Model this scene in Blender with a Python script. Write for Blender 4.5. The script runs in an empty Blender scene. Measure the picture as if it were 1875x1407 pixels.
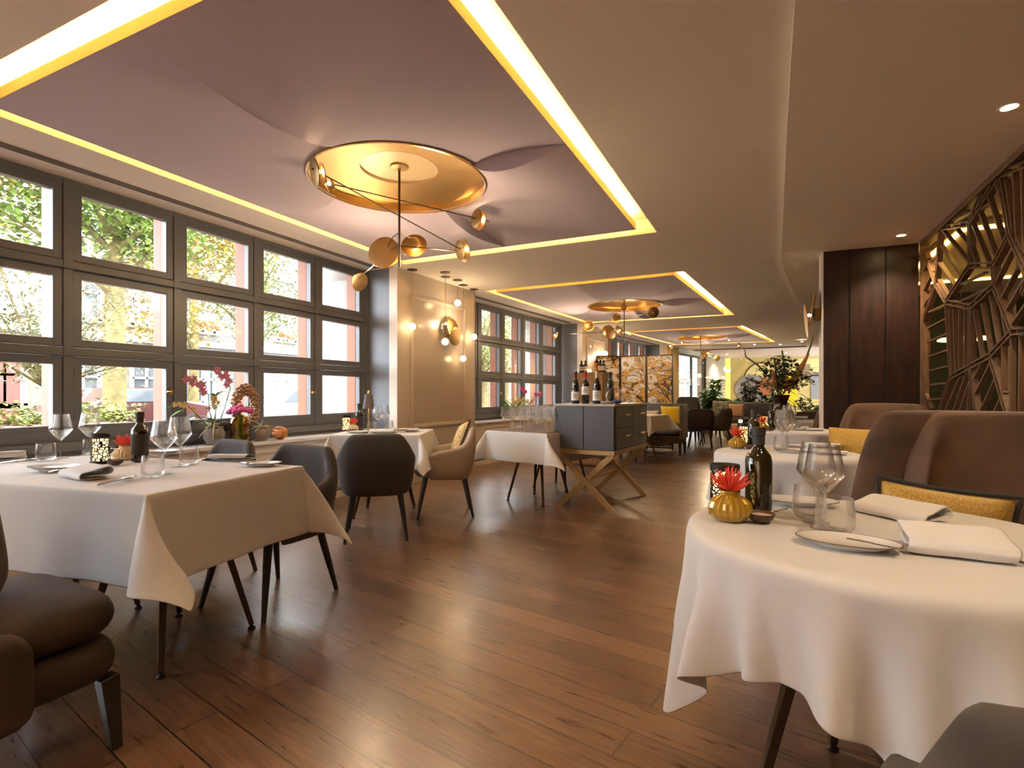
import bpy, bmesh, math, random
from mathutils import Vector, Matrix
random.seed(7)
S = bpy.context.scene
COL = S.collection
PI = math.pi
sin, cos, rad = math.sin, math.cos, math.radians

# ------------------------------------------------------------------ camera, world, sun, exposure
FPX, HZ, CX0, CAMZ = 970.0, 722.0, 937.5, 1.1          # focal length in pixels, horizon row, centre column, eye height
YAW = math.atan((1395 - CX0) / FPX)
cd = bpy.data.cameras.new('camera'); cam = bpy.data.objects.new('camera', cd); COL.objects.link(cam)
cd.sensor_width = 36.0; cd.lens = FPX / 1875 * 36.0
cd.shift_y = (HZ - 703.5) / 1875
cd.clip_start = 0.02; cd.clip_end = 300
cam.location = (0, 0, CAMZ); cam.rotation_euler = (PI / 2, 0, YAW)
S.camera = cam

w = bpy.data.worlds.new('daylight'); S.world = w; w.use_nodes = True
bg = w.node_tree.nodes['Background']
bg.inputs[0].default_value = (0.86, 0.93, 1.0, 1); bg.inputs[1].default_value = 4.4
sl = bpy.data.lights.new('sun', 'SUN'); sl.energy = 2.5; sl.angle = rad(1.0); sl.color = (1.0, 0.93, 0.8)
so = bpy.data.objects.new('sun', sl); COL.objects.link(so)
so.rotation_euler = Vector((-0.62, 0.30, -0.72)).to_track_quat('-Z', 'Y').to_euler()
S.view_settings.view_transform = 'Standard'; S.view_settings.look = 'None'
S.view_settings.gamma = 1.0; S.view_settings.use_curve_mapping = False
S.view_settings.exposure = 2.0
cy = S.cycles
cy.use_denoising = True
cy.max_bounces = 8; cy.diffuse_bounces = 4; cy.glossy_bounces = 3; cy.transmission_bounces = 6
cy.transparent_max_bounces = 28
cy.caustics_reflective = False; cy.caustics_refractive = False
cy.sample_clamp_indirect = 6.0
cy.use_adaptive_sampling = True; cy.adaptive_threshold = 0.04

def portal(loc, size, rot):
    l = bpy.data.lights.new('window_portal', 'AREA'); l.shape = 'RECTANGLE'; l.size, l.size_y = size
    l.cycles.is_portal = True
    o = bpy.data.objects.new('window_portal', l); COL.objects.link(o); o.location = loc; o.rotation_euler = rot

# ------------------------------------------------------------------ unprojection helpers (used to read the plan off the photograph's perspective)
def ray(px, py):
    X = (px - CX0) / FPX; Z = (HZ - py) / FPX; c, s = cos(YAW), sin(YAW)
    return (X * c - s, X * s + c, Z)
def at(px, py, z):
    d = ray(px, py); t = (z - CAMZ) / d[2]; return (d[0] * t, d[1] * t)
def dep(x, y): return -x * sin(YAW) + y * cos(YAW)
def zat(py, x, y): return CAMZ + (HZ - py) * dep(x, y) / FPX

# ------------------------------------------------------------------ materials
MATS = {}
def _bs(name):
    m = bpy.data.materials.new(name); m.use_nodes = True
    nt = m.node_tree; return m, nt, nt.nodes['Principled BSDF']
def N(nt, t, **kw):
    n = nt.nodes.new(t)
    for k, v in kw.items(): setattr(n, k, v)
    return n
def mat(name, col, rough=0.5, metal=0.0, var=0.0, vscale=8.0, bump=0.0, bscale=60.0, sheen=0.0, emit=None, es=0.0, spec=0.5, coat=0.0, stretch=None):
    if name in MATS: return MATS[name]
    m, nt, b = _bs(name); L = nt.links.new
    b.inputs['Base Color'].default_value = (*col, 1); b.inputs['Roughness'].default_value = rough
    b.inputs['Metallic'].default_value = metal; b.inputs['Specular IOR Level'].default_value = spec
    if coat: b.inputs['Coat Weight'].default_value = coat
    if sheen:
        b.inputs['Sheen Weight'].default_value = sheen; b.inputs['Sheen Roughness'].default_value = 0.45
        b.inputs['Sheen Tint'].default_value = (*[min(1, c * 2 + .15) for c in col], 1)
    if var or bump:
        tc = N(nt, 'ShaderNodeTexCoord'); src = tc.outputs['Object']
        if stretch:
            mp = N(nt, 'ShaderNodeMapping'); mp.inputs['Scale'].default_value = stretch; L(src, mp.inputs['Vector']); src = mp.outputs['Vector']
    if var:
        nz = N(nt, 'ShaderNodeTexNoise'); nz.inputs['Scale'].default_value = vscale; nz.inputs['Detail'].default_value = 5
        L(src, nz.inputs['Vector'])
        rp = N(nt, 'ShaderNodeValToRGB')
        rp.color_ramp.elements[0].position = .3; rp.color_ramp.elements[1].position = .7
        rp.color_ramp.elements[0].color = (*[max(0, c * (1 - var)) for c in col], 1)
        rp.color_ramp.elements[1].color = (*[min(1, c * (1 + var)) for c in col], 1)
        L(nz.outputs['Fac'], rp.inputs['Fac']); L(rp.outputs['Color'], b.inputs['Base Color'])
    if bump:
        nb = N(nt, 'ShaderNodeTexNoise'); nb.inputs['Scale'].default_value = bscale; nb.inputs['Detail'].default_value = 3
        L(src, nb.inputs['Vector'])
        bp = N(nt, 'ShaderNodeBump'); bp.inputs['Strength'].default_value = bump; bp.inputs['Distance'].default_value = .01
        L(nb.outputs['Fac'], bp.inputs['Height']); L(bp.outputs['Normal'], b.inputs['Normal'])
    if emit:
        b.inputs['Emission Color'].default_value = (*emit, 1); b.inputs['Emission Strength'].default_value = es
    MATS[name] = m; return m

def glass_mat(name, tint=(1, 1, 1), edge=(.86, .86, .86), refl=0.85, base=.04, rough=0.0):
    """thin clear glass: straight-through transmission plus mirror reflection that grows towards grazing angles"""
    if name in MATS: return MATS[name]
    m = bpy.data.materials.new(name); m.use_nodes = True; nt = m.node_tree; nt.nodes.clear(); L = nt.links.new
    out = N(nt, 'ShaderNodeOutputMaterial'); lw = N(nt, 'ShaderNodeLayerWeight'); lw.inputs['Blend'].default_value = .35
    tr = N(nt, 'ShaderNodeBsdfTransparent'); gl = N(nt, 'ShaderNodeBsdfGlossy'); gl.inputs['Roughness'].default_value = rough
    mr = N(nt, 'ShaderNodeMapRange'); mr.inputs['From Min'].default_value = 0; mr.inputs['From Max'].default_value = 1
    mr.inputs['To Min'].default_value = base; mr.inputs['To Max'].default_value = refl
    pw = N(nt, 'ShaderNodeMath', operation='POWER'); pw.inputs[1].default_value = 2.2
    mc = N(nt, 'ShaderNodeMix', data_type='RGBA'); mc.inputs['A'].default_value = (*tint, 1); mc.inputs['B'].default_value = (*edge, 1)
    L(lw.outputs['Facing'], pw.inputs[0]); L(pw.outputs[0], mr.inputs['Value']); L(lw.outputs['Facing'], mc.inputs['Factor'])
    L(mc.outputs['Result'], tr.inputs['Color'])
    mx = N(nt, 'ShaderNodeMixShader'); L(mr.outputs['Result'], mx.inputs['Fac']); L(tr.outputs[0], mx.inputs[1]); L(gl.outputs[0], mx.inputs[2])
    L(mx.outputs[0], out.inputs['Surface']); MATS[name] = m; return m

def crystal(name, k):
    """drinking-glass crystal: part refracting glass, part straight-through so that thin walls stay bright"""
    if name in MATS: return MATS[name]
    m = bpy.data.materials.new(name); m.use_nodes = True; nt = m.node_tree; nt.nodes.clear(); L = nt.links.new
    out = N(nt, 'ShaderNodeOutputMaterial'); tr = N(nt, 'ShaderNodeBsdfTransparent'); gl = N(nt, 'ShaderNodeBsdfGlass'); gl.inputs['Roughness'].default_value = 0; gl.inputs['IOR'].default_value = 1.48
    mx = N(nt, 'ShaderNodeMixShader'); L(tr.outputs[0], mx.inputs[1]); L(gl.outputs[0], mx.inputs[2]); L(mx.outputs[0], out.inputs['Surface'])
    lw = N(nt, 'ShaderNodeLayerWeight'); lw.inputs['Blend'].default_value = .5; pw = N(nt, 'ShaderNodeMath', operation='POWER'); pw.inputs[1].default_value = 1.6
    mr = N(nt, 'ShaderNodeMapRange'); mr.inputs['To Min'].default_value = .06; mr.inputs['To Max'].default_value = k
    L(lw.outputs['Facing'], pw.inputs[0]); L(pw.outputs[0], mr.inputs['Value']); L(mr.outputs['Result'], mx.inputs['Fac'])
    MATS[name] = m; return m

def emis(name, col, s):
    if name in MATS: return MATS[name]
    m = bpy.data.materials.new(name); m.use_nodes = True; nt = m.node_tree; nt.nodes.clear()
    o = N(nt, 'ShaderNodeOutputMaterial'); e = N(nt, 'ShaderNodeEmission'); e.inputs[0].default_value = (*col, 1); e.inputs[1].default_value = s
    nt.links.new(e.outputs[0], o.inputs[0]); MATS[name] = m; return m

def floor_mat():
    m, nt, b = _bs('oak_planks'); L = nt.links.new
    tc = N(nt, 'ShaderNodeTexCoord'); mp = N(nt, 'ShaderNodeMapping'); mp.inputs['Rotation'].default_value = (0, 0, rad(10.8))
    L(tc.outputs['Object'], mp.inputs['Vector'])
    br = N(nt, 'ShaderNodeTexBrick'); br.offset = .37; br.offset_frequency = 2
    br.inputs['Scale'].default_value = 1.0; br.inputs['Brick Width'].default_value = 1.9; br.inputs['Row Height'].default_value = .148
    br.inputs['Mortar Size'].default_value = .0022; br.inputs['Mortar Smooth'].default_value = .0; br.inputs['Bias'].default_value = 0
    br.inputs['Color1'].default_value = (0, 0, 0, 1); br.inputs['Color2'].default_value = (1, 1, 1, 1); br.inputs['Mortar'].default_value = (.5, .5, .5, 1)
    L(mp.outputs['Vector'], br.inputs['Vector'])
    # per-plank offset for the grain
    sc = N(nt, 'ShaderNodeVectorMath', operation='SCALE'); sc.inputs['Scale'].default_value = 37.0; L(br.outputs['Color'], sc.inputs[0])
    ad = N(nt, 'ShaderNodeVectorMath', operation='ADD'); L(mp.outputs['Vector'], ad.inputs[0]); L(sc.outputs[0], ad.inputs[1])
    m2 = N(nt, 'ShaderNodeMapping'); m2.inputs['Scale'].default_value = (1.6, 16, 1); L(ad.outputs[0], m2.inputs['Vector'])
    g1 = N(nt, 'ShaderNodeTexNoise'); g1.inputs['Scale'].default_value = 2.2; g1.inputs['Detail'].default_value = 7; g1.inputs['Distortion'].default_value = 1.3
    L(m2.outputs[0], g1.inputs['Vector'])
    m3 = N(nt, 'ShaderNodeMapping'); m3.inputs['Scale'].default_value = (1.1, 5.5, 1); L(ad.outputs[0], m3.inputs['Vector'])
    wv = N(nt, 'ShaderNodeTexWave', wave_type='RINGS'); wv.inputs['Scale'].default_value = 2.6; wv.inputs['Distortion'].default_value = 11; wv.inputs['Detail'].default_value = 3
    L(m3.outputs[0], wv.inputs['Vector'])
    n2 = N(nt, 'ShaderNodeTexNoise'); n2.inputs['Scale'].default_value = 1.4; n2.inputs['Detail'].default_value = 4; L(ad.outputs[0], n2.inputs['Vector'])
    rp = N(nt, 'ShaderNodeValToRGB'); e = rp.color_ramp.elements
    e[0].position = .25; e[0].color = (.062, .030, .016, 1); e[1].position = .78; e[1].color = (.265, .148, .084, 1)
    x = e.new(.52); x.color = (.145, .074, .040, 1)
    mx = N(nt, 'ShaderNodeMath', operation='MULTIPLY_ADD'); mx.inputs[1].default_value = .55
    L(g1.outputs['Fac'], mx.inputs[0])
    a2 = N(nt, 'ShaderNodeMath', operation='MULTIPLY'); a2.inputs[1].default_value = .5; L(n2.outputs['Fac'], a2.inputs[0]); L(a2.outputs[0], mx.inputs[2])
    a3 = N(nt, 'ShaderNodeMath', operation='MULTIPLY_ADD'); a3.inputs[1].default_value = .16; L(br.outputs['Color'], a3.inputs[0]); 
    a4 = N(nt, 'ShaderNodeMath', operation='SUBTRACT'); a4.inputs[1].default_value = .10; L(mx.outputs[0], a4.inputs[0]); L(a4.outputs[0], a3.inputs[2])
    a5 = N(nt, 'ShaderNodeMath', operation='MULTIPLY_ADD'); a5.inputs[1].default_value = .05; L(wv.outputs['Fac'], a5.inputs[0]); L(a3.outputs[0], a5.inputs[2])
    L(a5.outputs[0], rp.inputs['Fac'])
    mm = N(nt, 'ShaderNodeMix', data_type='RGBA'); mm.inputs['B'].default_value = (.012, .006, .004, 1)
    L(br.outputs['Fac'], mm.inputs['Factor']); L(rp.outputs['Color'], mm.inputs['A']); L(mm.outputs['Result'], b.inputs['Base Color'])
    rr = N(nt, 'ShaderNodeMapRange'); rr.inputs['To Min'].default_value = .20; rr.inputs['To Max'].default_value = .42
    L(g1.outputs['Fac'], rr.inputs['Value']); L(rr.outputs['Result'], b.inputs['Roughness'])
    hs = N(nt, 'ShaderNodeMath', operation='SUBTRACT'); L(a5.outputs[0], hs.inputs[0]); L(br.outputs['Fac'], hs.inputs[1])
    bp = N(nt, 'ShaderNodeBump'); bp.inputs['Strength'].default_value = .35; bp.inputs['Distance'].default_value = .004
    L(hs.outputs[0], bp.inputs['Height']); L(bp.outputs['Normal'], b.inputs['Normal'])
    b.inputs['Specular IOR Level'].default_value = .75; b.inputs['Coat Weight'].default_value = .6; b.inputs['Coat Roughness'].default_value = .25
    return m

def ramp_noise(name, stops, scale=3.0, detail=3, dist=2.5, rough=.3, stretch=(1, 1, 1), metal=0.0):
    if name in MATS: return MATS[name]
    m, nt, b = _bs(name); L = nt.links.new
    tc = N(nt, 'ShaderNodeTexCoord'); mp = N(nt, 'ShaderNodeMapping'); mp.inputs['Scale'].default_value = stretch; L(tc.outputs['Object'], mp.inputs['Vector'])
    nz = N(nt, 'ShaderNodeTexNoise'); nz.inputs['Scale'].default_value = scale; nz.inputs['Detail'].default_value = detail; nz.inputs['Distortion'].default_value = dist
    L(mp.outputs[0], nz.inputs['Vector'])
    rp = N(nt, 'ShaderNodeValToRGB'); rp.color_ramp.interpolation = 'LINEAR'
    els = rp.color_ramp.elements
    while len(els) > 1: els.remove(els[-1])
    els[0].position = stops[0][0]; els[0].color = (*stops[0][1], 1)
    for p, c in stops[1:]:
        q = els.new(p); q.color = (*c, 1)
    L(nz.outputs['Fac'], rp.inputs['Fac']); L(rp.outputs['Color'], b.inputs['Base Color'])
    b.inputs['Roughness'].default_value = rough; b.inputs['Metallic'].default_value = metal
    MATS[name] = m; return m

def brick_mat(name, c1, c2, mortar, rot=(PI / 2, 0, PI / 2)):
    if name in MATS: return MATS[name]
    m, nt, b = _bs(name); L = nt.links.new
    tc = N(nt, 'ShaderNodeTexCoord'); mp = N(nt, 'ShaderNodeMapping'); L(tc.outputs['Object'], mp.inputs['Vector'])
    sx = N(nt, 'ShaderNodeSeparateXYZ'); L(mp.outputs[0], sx.inputs[0]); cb = N(nt, 'ShaderNodeCombineXYZ')
    L(sx.outputs['Y'], cb.inputs['X']); L(sx.outputs['Z'], cb.inputs['Y'])
    br = N(nt, 'ShaderNodeTexBrick'); br.inputs['Scale'].default_value = 1; br.inputs['Brick Width'].default_value = .24; br.inputs['Row Height'].default_value = .08
    br.inputs['Mortar Size'].default_value = .012
    br.inputs['Color1'].default_value = (*c1, 1); br.inputs['Color2'].default_value = (*c2, 1); br.inputs['Mortar'].default_value = (*mortar, 1)
    L(cb.outputs[0], br.inputs['Vector']); L(br.outputs['Color'], b.inputs['Base Color']); b.inputs['Roughness'].default_value = .9
    MATS[name] = m; return m

M_ceil = mat('ceiling_plaster', (.80, .73, .65), .85, bump=.12, bscale=260)
M_cream = mat('cream_paint', (.70, .63, .55), .55)
M_wall = mat('taupe_wall', (.52, .44, .36), .5)
M_panel = mat('taupe_lacquer_panel', (.42, .35, .28), .28, coat=.2)
M_grey = mat('grey_blue_paint', (.17, .185, .215), .42)
M_frame = mat('window_grey_paint', (.125, .130, .138), .42)
M_felt = mat('mauve_felt', (.46, .39, .455), .95, var=.08, vscale=220, sheen=.3)
M_brass = mat('brushed_brass', (.52, .34, .15), .42, 1.0, bump=.05, bscale=20, stretch=(1, 1, 90))
M_brassdk = mat('antique_brass', (.30, .18, .06), .38, 1.0)
M_brasslt = mat('polished_brass', (.85, .58, .22), .22, 1.0)
M_bronze = mat('bronze_rod', (.10, .07, .05), .4, .8)
M_dark = mat('dark_bronze_metal', (.035, .028, .024), .42, .6)
M_marble = ramp_noise('white_marble', [(0, (.30, .28, .27)), (.38, (.74, .72, .70)), (1, (.86, .84, .82))], 4, 8, 1.4, .18)
M_cloth = mat('white_linen', (.62, .605, .59), .85, bump=.10, bscale=900, sheen=.15)
M_linen = mat('napkin_linen', (.70, .685, .67), .85, bump=.08, bscale=700)
M_fabg = mat('grey_woven_fabric', (.078, .069, .065), .92, var=.35, vscale=420, sheen=.15)
M_fabl = mat('beige_woven_fabric', (.43, .35, .28), .92, var=.2, vscale=420, sheen=.2)
M_velv = mat('brown_velvet', (.050, .025, .010), .75, var=.5, vscale=5, sheen=.12, bump=.04, bscale=300)
M_velg = mat('taupe_velvet', (.075, .058, .046), .75, var=.4, vscale=6, sheen=.25)
M_velb = mat('slate_velvet', (.105, .100, .112), .75, var=.25, vscale=6, sheen=.25)
M_gold = mat('gold_woven_fabric', (.48, .29, .055), .6, var=.55, vscale=260, sheen=.3, metal=.15)
M_goldl = mat('pale_gold_fabric', (.58, .42, .17), .65, var=.55, vscale=60, sheen=.2)
M_yel = mat('yellow_fabric', (.72, .47, .02), .85, sheen=.2)
M_cush = mat('oatmeal_fabric', (.50, .41, .30), .9, var=.15, vscale=90)
M_leaf_c = mat('leaf_print_fabric', (.22, .21, .15), .9, var=.8, vscale=22)
M_tan = mat('tan_fabric', (.50, .31, .17), .9)
M_pipe = mat('dark_piping', (.03, .028, .026), .8)
M_legw = mat('dark_stained_wood', (.022, .016, .012), .38)
M_wenge = mat('dark_wood_panel', (.022, .007, .0035), .42, var=.6, vscale=5, stretch=(6, 6, .8))
M_walnut = mat('walnut_wood', (.135, .070, .034), .42, var=.3, vscale=5, stretch=(14, 14, 1))
M_oak = mat('pale_oak', (.42, .25, .13), .5, var=.25, vscale=4, stretch=(9, 9, 1))
M_cab = mat('charcoal_lacquer', (.075, .072, .076), .42, var=.12, vscale=60)
M_glass = crystal('clear_glass', .95)
M_pane = glass_mat('window_glass', base=.03, refl=.5, edge=(.9, .93, .93))
M_decant = crystal('crystal_glass', 1.0)
M_amberv = glass_mat('yellow_glass', tint=(.95, .78, .10), edge=(.70, .45, .02), base=.06)
M_brownv = glass_mat('brown_glass', tint=(.42, .17, .06), edge=(.16, .05, .02), base=.08)
M_mesh = mat('dark_metal_screen', (.02, .016, .012), .5, .4)
M_bott = mat('dark_green_bottle', (.012, .012, .006), .06, coat=.5)
M_oil = mat('olive_oil_glass', (.022, .015, .003), .05, coat=.6)
M_blab = mat('matt_black_label', (.030, .026, .024), .6)
M_paper = mat('paper_label', (.72, .68, .63), .7)
M_ink = mat('ink', (.05, .04, .04), .7)
M_maroon = mat('maroon_foil', (.10, .022, .022), .4)
M_red = mat('red_foil', (.38, .02, .025), .35)
M_coral = mat('coral_petals', (.82, .085, .05), .6)
M_amber = mat('ribbed_amber_glass', (.46, .27, .025), .16, metal=.25, coat=.6)
M_beigev = mat('ribbed_beige_ceramic', (.62, .48, .28), .4)
M_clay = mat('brown_stoneware', (.085, .052, .034), .55)
M_salt = mat('pale_salt', (.70, .52, .42), .9, bump=.6, bscale=200)
M_china = mat('white_china', (.72, .70, .67), .15, coat=.4)
M_steel = mat('polished_steel', (.62, .60, .58), .13, 1.0)
M_green = mat('leaf_green', (.10, .25, .045), .5, var=.3, vscale=12)
M_greend = mat('dark_leaf_green', (.05, .16, .05), .45, var=.35, vscale=10)
M_greenl = mat('pale_leaf_green', (.22, .30, .10), .6, var=.3, vscale=12)
M_olive = mat('silver_leaf', (.22, .23, .13), .7, var=.3, vscale=10)
M_airp = mat('pale_dried_leaf', (.44, .42, .30), .7)
M_pink = mat('pink_petals', (.60, .07, .30), .6, var=.3, vscale=60)
M_pinkp = mat('mauve_petals', (.58, .22, .36), .6, var=.25, vscale=60)
M_creamf = mat('cream_petals', (.74, .58, .30), .6)
M_stem = mat('plant_stem', (.10, .13, .03), .6)
M_cone = mat('dried_cone', (.34, .20, .10), .6)
M_shell = mat('orange_shell', (.62, .27, .09), .35, var=.25, vscale=14)
M_pot = mat('grey_glazed_pot', (.22, .19, .175), .3)
M_shade = mat('mauve_grey_shade', (.115, .095, .10), .55)
M_globe = emis('glowing_globe', (1.0, .72, .36), 6.0)
M_bulb = emis('lamp_bulb', (1.0, .70, .32), 30.0)
M_cand = emis('candle_glow', (1.0, .62, .22), 1.1)
M_led = emis('warm_led_strip', (1.0, .66, .27), 25.0)
M_orange = mat('orange_brown_timber', (.27, .085, .030), .55)
M_stone = mat('pale_stone', (.44, .42, .39), .9, var=.12, vscale=6)
M_blue = mat('blue_cloth', (.06, .09, .34), .8)
M_black = mat('black_shadow_gap', (.006, .006, .006), .8)
M_bark = mat('mossy_bark', (.13, .10, .035), .9, var=.4, vscale=6, bump=.5, bscale=18)
M_metalgl = mat('steel_dome', (.75, .74, .72), .08, 1.0)
M_floor = floor_mat()

# ------------------------------------------------------------------ mesh builder
class G:
    def __init__(s): s.v = []; s.f = []; s.mi = []; s.cur = 0
    def add(s, vs, fs):
        o = len(s.v); s.v += [tuple(p) for p in vs]; s.f += [tuple(i + o for i in f) for f in fs]; s.mi += [s.cur] * len(fs)
        return s
    def box(s, c, d, rz=0.0, M=None):
        x, y, z = d[0] / 2, d[1] / 2, d[2] / 2
        vs = [(-x, -y, -z), (x, -y, -z), (x, y, -z), (-x, y, -z), (-x, -y, z), (x, -y, z), (x, y, z), (-x, y, z)]
        m = Matrix.Translation(c) @ (M if M else Matrix.Rotation(rz, 4, 'Z'))
        return s.add([m @ Vector(v) for v in vs], [(0, 3, 2, 1), (4, 5, 6, 7), (0, 1, 5, 4), (1, 2, 6, 5), (2, 3, 7, 6), (3, 0, 4, 7)])
    def prism(s, poly, z0, z1):
        a = sum(poly[i][0] * poly[(i + 1) % len(poly)][1] - poly[(i + 1) % len(poly)][0] * poly[i][1] for i in range(len(poly)))
        if a < 0: poly = poly[::-1]
        n = len(poly)
        return s.add([(x, y, z0) for x, y in poly] + [(x, y, z1) for x, y in poly],
                     [tuple(range(n - 1, -1, -1)), tuple(range(n, 2 * n))] + [(i, (i + 1) % n, n + (i + 1) % n, n + i) for i in range(n)])
    def bar(s, a, b, w, h=None, up=(0, 0, 1), w2=None, h2=None):
        """straight bar of rectangular section from a to b"""
        h = h or w; w2 = w2 or w; h2 = h2 or h
        a, b = Vector(a), Vector(b); d = (b - a).normalized(); u = Vector(up)
        if abs(d.dot(u)) > .98: u = Vector((1, 0, 0))
        r = d.cross(u).normalized(); u = r.cross(d).normalized()
        q = [(-1, -1), (1, -1), (1, 1), (-1, 1)]
        vs = [a + r * (i * w / 2) + u * (j * h / 2) for i, j in q] + [b + r * (i * w2 / 2) + u * (j * h2 / 2) for i, j in q]
        return s.add(vs, [(3, 2, 1, 0), (4, 5, 6, 7), (0, 1, 5, 4), (1, 2, 6, 5), (2, 3, 7, 6), (3, 0, 4, 7)])
    def tube(s, pts, r, n=8, cap=True):
        pts = [Vector(p) for p in pts]; k = len(pts); rs = r if isinstance(r, (list, tuple)) else [r] * k
        o = len(s.v); vs = []; prev = None
        for i, p in enumerate(pts):
            d = (pts[min(i + 1, k - 1)] - pts[max(i - 1, 0)])
            d = d.normalized() if d.length > 1e-9 else Vector((0, 0, 1))
            u = prev if prev is not None else (Vector((0, 0, 1)) if abs(d.z) < .9 else Vector((1, 0, 0)))
            x = d.cross(u)
            x = x.normalized() if x.length > 1e-6 else d.orthogonal().normalized()
            u = x.cross(d).normalized(); prev = u
            for j in range(n):
                a = 2 * PI * j / n; vs.append(p + (x * cos(a) + u * sin(a)) * rs[i])
        fs = [(i * n + j, i * n + (j + 1) % n, (i + 1) * n + (j + 1) % n, (i + 1) * n + j) for i in range(k - 1) for j in range(n)]
        if cap: fs += [tuple(range(n - 1, -1, -1)), tuple((k - 1) * n + j for j in range(n))]
        return s.add(vs, fs)
    def lathe(s, prof, n=24, M=None, cap=False, ax=1.0):
        vs = []; k = len(prof)
        for r, z in prof:
            for j in range(n):
                a = 2 * PI * j / n; vs.append(Vector((r * cos(a), r * sin(a) * ax, z)))
        if M: vs = [M @ v for v in vs]
        fs = [(i * n + j, i * n + (j + 1) % n, (i + 1) * n + (j + 1) % n, (i + 1) * n + j) for i in range(k - 1) for j in range(n)]
        if cap: fs += [tuple(range(n - 1, -1, -1)), tuple((k - 1) * n + j for j in range(n))]
        return s.add(vs, fs)
    def grid(s, P, close_u=False):
        nu, nv = len(P), len(P[0]); fs = []
        for i in range(nu if close_u else nu - 1):
            for j in range(nv - 1):
                fs.append((i * nv + j, ((i + 1) % nu) * nv + j, ((i + 1) % nu) * nv + j + 1, i * nv + j + 1))
        return s.add([p for row in P for p in row], fs)
    def ball(s, c, r, n=12, m=8, sc=(1, 1, 1), M=None):
        vs = []
        for i in range(m + 1):
            t = PI * i / m
            for j in range(n):
                a = 2 * PI * j / n; v = Vector((r * sc[0] * sin(t) * cos(a), r * sc[1] * sin(t) * sin(a), r * sc[2] * cos(t)))
                vs.append((M @ v if M else v) + Vector(c))
        return s.add(vs, [(i * n + j, (i + 1) * n + j, (i + 1) * n + (j + 1) % n, i * n + (j + 1) % n) for i in range(m) for j in range(n)])
    def leaf(s, base, d, L, wd, bend=.3, up=(0, 0, 1), n=4):
        """one leaf blade: a curved strip, widest at its middle"""
        b = Vector(base); d = Vector(d).normalized(); u = Vector(up)
        x = d.cross(u)
        if x.length < 1e-3: x = d.orthogonal()
        x.normalize(); nrm = x.cross(d).normalized(); vs = []
        for i in range(n + 1):
            t = i / n; p = b + d * (L * t) - nrm * (bend * L * t * t); k = wd * sin(PI * (.08 + .92 * t) ** .8) if t < 1 else .001
            vs += [p - x * k / 2 + nrm * k * .15, p, p + x * k / 2 + nrm * k * .15]
        return s.add(vs, [(3 * i + j, 3 * i + j + 1, 3 * i + j + 4, 3 * i + j + 3) for i in range(n) for j in (0, 1)])
    def obj(s, name, m, parent=None, smooth=True, sub=0, bevel=0.0, solid=0.0, ang=35, segs=2):
        me = bpy.data.meshes.new(name); me.from_pydata(s.v, [], s.f); me.update()
        ms = m if isinstance(m, (list, tuple)) else [m]
        for x in ms: me.materials.append(x)
        if len(ms) > 1: me.polygons.foreach_set('material_index', s.mi)
        bm = bmesh.new(); bm.from_mesh(me); bmesh.ops.remove_doubles(bm, verts=bm.verts, dist=1e-6); bmesh.ops.recalc_face_normals(bm, faces=bm.faces); bm.to_mesh(me); bm.free()
        if smooth:
            me.polygons.foreach_set('use_smooth', [True] * len(me.polygons))
            if not sub: me.set_sharp_from_angle(angle=rad(ang))
        o = bpy.data.objects.new(name, me); COL.objects.link(o)
        if parent: o.parent = parent
        if bevel:
            b = o.modifiers.new('bevel', 'BEVEL'); b.width = bevel; b.segments = segs; b.limit_method = 'ANGLE'; b.angle_limit = rad(40)
        if solid:
            q = o.modifiers.new('solid', 'SOLIDIFY'); q.thickness = solid; q.offset = 0
        if sub:
            q = o.modifiers.new('sub', 'SUBSURF'); q.levels = sub; q.render_levels = sub
        return o

def struct(o): o['kind'] = 'structure'; return o
def tag(o, label, cat, group=None, kind=None):
    o['label'] = label; o['category'] = cat
    if group: o['group'] = group
    elif 'group' in o: del o['group']
    if kind: o['kind'] = kind
    return o
def thing(name, label=None, cat=None, loc=(0, 0, 0), rz=0.0, group=None):
    o = bpy.data.objects.new(name, None); COL.objects.link(o); o.empty_display_size = .05
    o.location = loc; o.rotation_euler = (0, 0, rz)
    if label: tag(o, label, cat, group)
    return o
def kids(o): return list(o.children)
def copy_tree(o, parent=None):
    c = o.copy(); COL.objects.link(c)
    if parent is not None: c.parent = parent
    for ch in kids(o): copy_tree(ch, c)
    return c
class Proto:
    """builds a thing the first time, then hands out copies of it and of each of its parts"""
    def __init__(s, fn, cat): s.fn = fn; s.cat = cat; s.o = None; s.used = False
    def put(s, loc, rz, label, group=None, sc=None):
        if s.o is None: s.o = s.fn()
        if not s.used: s.used = True; o = s.o
        else: o = copy_tree(s.o)
        o.location = loc; o.rotation_euler = (0, 0, rz)
        if sc: o.scale = sc if isinstance(sc, tuple) else (sc, sc, sc)
        return tag(o, label, s.cat, group)
# ================================================================== THE SETTING
CE = 2.6
TR = [  # tray outlines on the ceiling: front-left, back-left, back-right, front-right
    [(-3.72, 1.17), (-3.74, 5.01), (-.88, 5.01), (-.93, 1.17)],
    [(-3.645, 6.80), (-3.34, 10.80), (-.468, 10.87), (-.862, 6.745)],
    [(-3.035, 12.68), (-2.412, 16.74), (.382, 16.94), (-.38, 12.69)]]
MED = [(-2.32, 3.05), (-2.11, 8.93), (-1.46, 14.77)]
OUT = [(-6, -6), (6.5, -6), (6.5, 27), (-6, 27)]
struct(G().prism([(-5.2, -6), (6.5, -6), (6.5, 27), (-5.2, 27)], -.12, 0).obj('floor', M_floor, smooth=False))

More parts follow.
